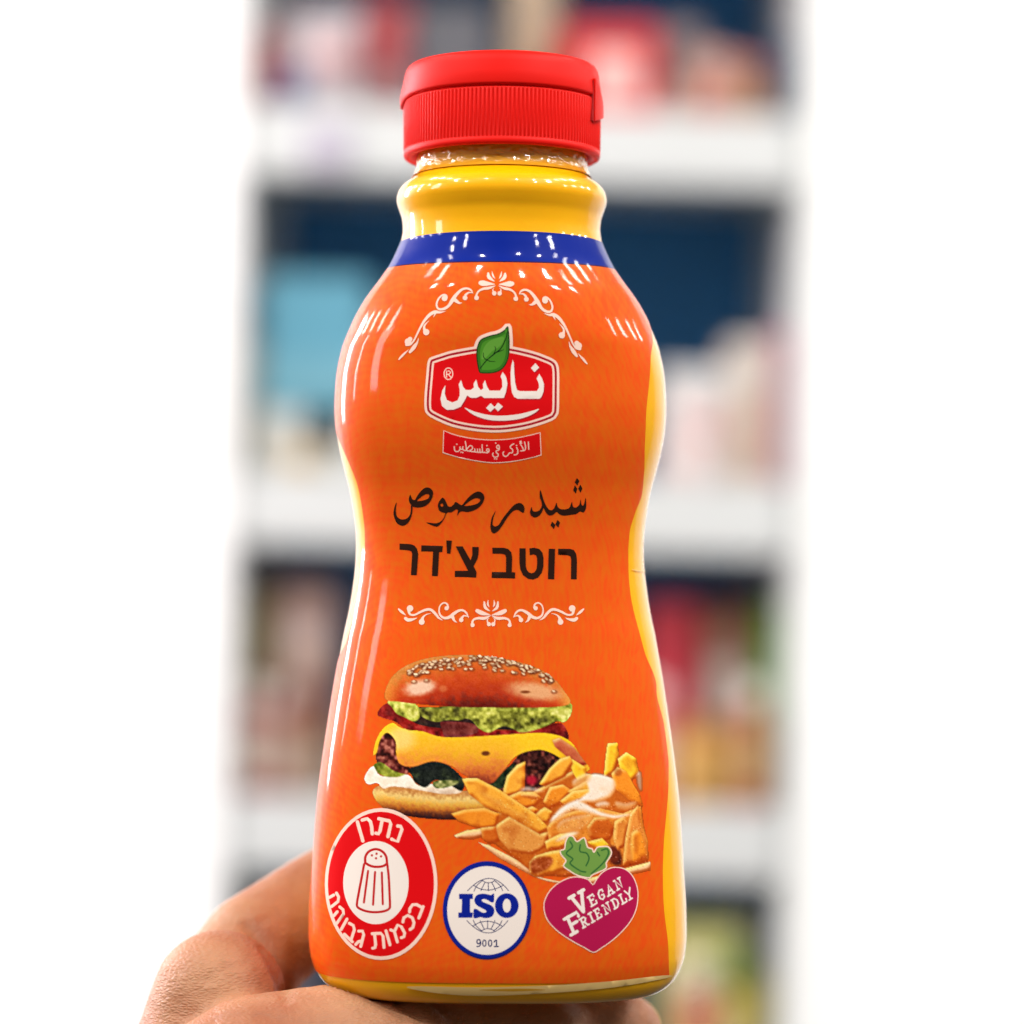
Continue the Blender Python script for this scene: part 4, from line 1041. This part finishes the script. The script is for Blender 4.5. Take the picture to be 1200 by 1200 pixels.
def carton(deck, px0, px1, top_px, col, label_, cat_='carton', dep=0.03, patches=(), thick=0.09, group=None):
    y0 = YF + dep
    x0, x1 = sx(px0, dep), sx(px1, dep)
    zb = decks[deck] + 0.0005
    h = sz(top_px, (px0 + px1) / 2, dep) - zb
    o = empty('carton', ((x0 + x1) / 2, y0, zb)); tag(o, label_, cat_, group)
    w2 = (x1 - x0) / 2
    box('carton_body', -w2, w2, 0, thick, 0, h, cm(col), o, 0.003)
    box('top_flap', -w2 * .97, w2 * .97, thick * .46, thick * .54, h - .001, h + .003, cm(col), o, 0.001)
    for (u0, u1, v0, v1, c) in patches:
        panel(o, w2 * .985, -0.0002, h * v0 + .003, h * v1 - .003, c, u0 * 2 - 1, u1 * 2 - 1)
    return o

def pouch(deck, px0, px1, top_px, col, label_, cat_='bag', dep=0.03, patches=(), thick=0.05, group=None):
    y0 = YF + dep
    x0, x1 = sx(px0, dep), sx(px1, dep); zb = decks[deck] + 0.0005
    h = sz(top_px, (px0 + px1) / 2, dep) - zb; w2 = (x1 - x0) / 2
    o = empty('pouch', ((x0 + x1) / 2, y0 + thick / 2, zb)); tag(o, label_, cat_, group)
    nu, nv = 18, 24
    v, f = [], []
    for sgn in (-1, 1):
        for i in range(nv + 1):
            t = i / nv
            for j in range(nu + 1):
                s = j / nu * 2 - 1
                bulge = (1 - abs(s) ** 3.0) * (min(1, (1 - t) * 2.2) ** .6) * (0.75 + .25 * math.sin(min(t * 4, 1.57)))
                ww = w2 * (1 - .05 * math.sin(math.pi * t))
                v.append((s * ww, sgn * (thick / 2 * bulge + 0.0006), t * h))
    m_ = (nu + 1) * (nv + 1)
    for sgn in (0, 1):
        for i in range(nv):
            for j in range(nu):
                q = [sgn * m_ + i * (nu + 1) + j, sgn * m_ + i * (nu + 1) + j + 1, sgn * m_ + (i + 1) * (nu + 1) + j + 1, sgn * m_ + (i + 1) * (nu + 1) + j]
                f.append(tuple(q if sgn == 0 else q[::-1]))
    rim = [i * (nu + 1) for i in range(nv + 1)], [i * (nu + 1) + nu for i in range(nv + 1)]
    for i in range(nv):
        f.append((rim[0][i], rim[0][i + 1], m_ + rim[0][i + 1], m_ + rim[0][i])); f.append((rim[1][i + 1], rim[1][i], m_ + rim[1][i], m_ + rim[1][i + 1]))
    for j in range(nu):
        f.append((j + 1, j, m_ + j, m_ + j + 1)); tj = nv * (nu + 1) + j; f.append((tj, tj + 1, m_ + tj + 1, m_ + tj))
    mesh_obj('pouch_body', v, f, cm(col), o)
    # crimped top seal
    box('top_seal', -w2, w2, -.0012, .0012, h - .001, h + .012, cm(col), o, 0.0004)
    for (u0, u1, v0, v1, c) in patches:
        pv_, pf = [], []
        for i in range(11):
            t = v0 + (v1 - v0) * i / 10
            for j in range(11):
                s = (u0 + (u1 - u0) * j / 10) * 2 - 1
                bulge = (1 - abs(s) ** 3.0) * (min(1, (1 - t) * 2.2) ** .6) * (0.75 + .25 * math.sin(min(t * 4, 1.57)))
                pv_.append((s * w2 * (1 - .05 * math.sin(math.pi * t)), -(thick / 2 * bulge + 0.0016), t * h))
        mesh_obj('front_panel', pv_, grid_faces(11, 11), cm(c), o)
    return o

def lathe(name, prof, mat, parent, seg_=40):
    a = np.linspace(0, 2 * math.pi, seg_, endpoint=False)
    v = np.concatenate([np.stack([np.cos(a) * r, np.sin(a) * r, np.full(seg_, z)], -1) for r, z in prof])
    f = grid_faces(len(prof), seg_, True) + [tuple(range(seg_ - 1, -1, -1)), tuple((len(prof) - 1) * seg_ + j for j in range(seg_))]
    return mesh_obj(name, v, f, mat, parent)
def jar(deck, px0, px1, top_px, col, lidcol, label_, cat_='jar', dep=0.03, lab=None, group=None):
    x0, x1 = sx(px0, dep), sx(px1, dep); r = (x1 - x0) / 2; zb = decks[deck] + 0.0005
    h = sz(top_px, (px0 + px1) / 2, dep) - zb
    o = empty('jar', ((x0 + x1) / 2, YF + dep + r, zb)); tag(o, label_, cat_, group)
    lathe('jar_body', [(r * .9, 0), (r * .98, .004), (r, .012), (r, h * .7), (r * .93, h * .78), (r * .8, h * .83)], cm(col), o)
    lathe('lid', [(r * .84, h * .82), (r * .86, h * .83), (r * .86, h * .985), (r * .82, h)], cm(lidcol), o)
    if lab: lathe('label', [(r * 1.004, h * .15), (r * 1.008, h * .16), (r * 1.008, h * .62), (r * 1.004, h * .63)], cm(lab), o)
    return o

# shelf above the cap
G1 = 'packs on the highest shelf in view'
carton(1, 280, 306, 34, (196, 40, 40), 'red carton at the left end of the top shelf', patches=((.1, .7, .0, .25, (110, 40, 60)),), group=G1)
pouch(1, 306, 402, 22, (226, 214, 220), 'white bag with blue and pink patches above the top left shelf edge', patches=((.1, .45, .1, .5, (110, 100, 150)), (.5, .95, .45, .8, (236, 180, 180))), group=G1)
pouch(1, 404, 462, 12, (190, 80, 84), 'dull red bag on the top shelf, beside the white bag', dep=0.05, patches=((.2, .8, .05, .4, (176, 150, 150)),), group=G1)
carton(1, 466, 560, 4, (104, 104, 112), 'grey carton on the top shelf behind the red cap', dep=0.07, group=G1)
pouch(1, 574, 640, -60, (196, 170, 142), 'tall beige bag on the top shelf above the red cap', dep=0.06, group=G1)
carton(1, 642, 756, 28, (226, 52, 52), 'red box with a round white spot at the right of the cap', dep=0.02, patches=((.3, .78, .12, .74, (250, 206, 200)),), group=G1)
pouch(1, 764, 806, 40, (150, 134, 132), 'grey brown bag on the top shelf, right beside the red box', dep=0.05, group=G1)
carton(1, 800, 846, 58, (206, 156, 140), 'salmon pink carton on the top shelf near the right end', dep=0.02, group=G1)
jar(1, 838, 886, 66, (176, 122, 92), (206, 110, 100), 'brown jar with a pink lid near the right end of the top shelf', dep=0.03, lab=(200, 150, 110), group=G1)
carton(1, 886, 918, 46, (74, 96, 128), 'slate blue carton at the right end of the top shelf', dep=0.04, group=G1)
jar(1, 312, 340, 74, (86, 96, 150), (226, 226, 226), 'small blue jar in front of the white bag on the top shelf', dep=0.004, group=G1)
jar(1, 762, 790, 92, (196, 176, 160), (150, 60, 56), 'small beige tub with a dark red lid by the red box', dep=0.008, group=G1)
jar(1, 800, 826, 84, (214, 120, 96), (236, 220, 210), 'small orange tub in front of the salmon carton', dep=0.002, group=G1)
# second shelf
G2 = 'packs on the shelf behind the emblem'
carton(2, 298, 424, 322, (104, 176, 202), 'light blue carton with white lower half left of the bottle', dep=0.02, patches=((0, 1, 0, .34, (226, 226, 220)), (.42, .85, .12, .34, (222, 196, 140)), (0, 1, .36, .6, (124, 186, 206))), group=G2)
carton(2, 279, 299, 396, (226, 214, 190), 'cream carton standing at the left of the light blue carton', dep=0.03, group=G2)
carton(2, 768, 846, 432, (230, 228, 226), 'white carton with pink bands right of the bottle', dep=0.02, patches=((.2, .9, .48, .72, (236, 206, 204)), (.1, .95, .06, .3, (240, 200, 192))), group=G2)
carton(2, 847, 898, 398, (232, 220, 208), 'cream carton with salmon spots beside the white and pink carton', dep=0.025, patches=((.1, .8, .3, .6, (232, 196, 174)), (.1, .8, .08, .26, (236, 190, 164))), group=G2)
carton(2, 899, 920, 388, (232, 150, 176), 'pink carton at the right end of the second shelf', dep=0.03, group=G2)
jar(2, 430, 474, 470, (214, 200, 170), (60, 110, 160), 'cream jar with a blue lid beside the light blue carton', dep=0.05, lab=(226, 220, 200), group=G2)
jar(2, 330, 366, 520, (206, 176, 120), (236, 230, 220), 'small ochre tub in front of the light blue carton', dep=0.002, group=G2)
jar(2, 806, 838, 500, (240, 226, 222), (226, 150, 140), 'little white tub with a pink lid in front of the white cartons', dep=0.001, group=G2)
# third shelf
G3 = 'packs on the shelf behind the burger picture'
pouch(3, 280, 322, 694, (150, 134, 84), 'olive bag at the left end of the third shelf', dep=0.04, patches=((.1, .9, .05, .6, (170, 126, 112)),), group=G3)
pouch(3, 320, 392, 690, (186, 148, 138), 'dusty pink bag on the third shelf left of the bottle', dep=0.03, patches=((.2, .85, .1, .4, (176, 140, 116)), (.25, .8, .5, .8, (204, 180, 172))), group=G3)
jar(3, 330, 392, 842, (150, 104, 74), (170, 120, 84), 'small brown tub in front of the dusty pink bag', dep=0.015, lab=(196, 170, 150), group=G3)
carton(3, 755, 818, 706, (196, 50, 66), 'crimson carton on the third shelf right of the bottle', dep=0.05, patches=((.15, .8, .3, .6, (214, 84, 100)),), group=G3)
pouch(3, 820, 892, 716, (150, 92, 64), 'brown bag with a grey label beside the crimson carton', dep=0.05, patches=((.1, .8, .44, .74, (178, 160, 148)),), group=G3)
carton(3, 893, 922, 708, (106, 166, 52), 'green carton at the right end of the third shelf', dep=0.05, group=G3)
jar(3, 790, 866, 846, (216, 158, 62), (190, 130, 70), 'yellow tub on the third shelf in front of the brown bag', dep=0.008, lab=(214, 166, 92), group=G3)
carton(3, 868, 908, 846, (206, 170, 124), 'tan carton beside the yellow tub', dep=0.012, patches=((.2, .9, .2, .6, (190, 140, 96)),), group=G3)
jar(3, 281, 316, 800, (160, 60, 56), (216, 206, 190), 'red jar with a pale lid at the far left of the third shelf', dep=0.006, lab=(214, 190, 176), group=G3)
jar(3, 758, 786, 800, (212, 92, 96), (236, 226, 220), 'slim pink jar with a white lid beside the yellow tub', dep=0.012, lab=(236, 206, 200), group=G3)
# lowest shelf in view
G4 = 'packs on the lowest shelf in view'
carton(4, 786, 882, 1084, (196, 192, 122), 'pale yellow green carton low at the right of the bottle', dep=0.02, patches=((.5, .9, .55, .8, (212, 140, 110)), (.05, .45, .66, .92, (214, 206, 150))), group=G4)
carton(4, 884, 922, 1150, (186, 170, 44), 'olive yellow carton at the right end of the lowest shelf', dep=0.02, group=G4)
carton(4, 281, 380, 1110, (120, 110, 120), 'grey carton on the lowest shelf behind the hand', dep=0.04, group=G4)
jar(3, 318, 344, 806, (176, 104, 92), (230, 214, 204), 'dull pink jar with a cream lid between the red jar and the brown tub', dep=0.004, lab=(206, 176, 160), group=G3)
jar(3, 346, 372, 770, (120, 52, 48), (196, 150, 120), 'tall maroon jar behind the small brown tub', dep=0.02, lab=(190, 120, 104), group=G3)
jar(3, 872, 900, 800, (190, 96, 70), (240, 236, 226), 'rust coloured jar with a white lid in front of the tan carton', dep=0.001, lab=(222, 176, 120), group=G3)
jar(4, 812, 850, 1128, (206, 84, 70), (232, 224, 196), 'red jar with a cream lid in front of the pale yellow green carton', dep=0.002, lab=(228, 190, 150), group=G4)
jar(4, 856, 890, 1116, (210, 190, 110), (120, 150, 70), 'pale mustard jar with a green lid beside the red jar', dep=0.003, lab=(232, 214, 160), group=G4)
# price tag clipped to the upper rail
pt = box('price_tag', sx(345), sx(398), YF - 0.003, YF - 0.0004, sz(196, 372), sz(146, 372), cm((206, 198, 216)), None, 0.0006)
tag(pt, 'lilac paper price tag on the upper shelf edge left of the cap', 'price tag')
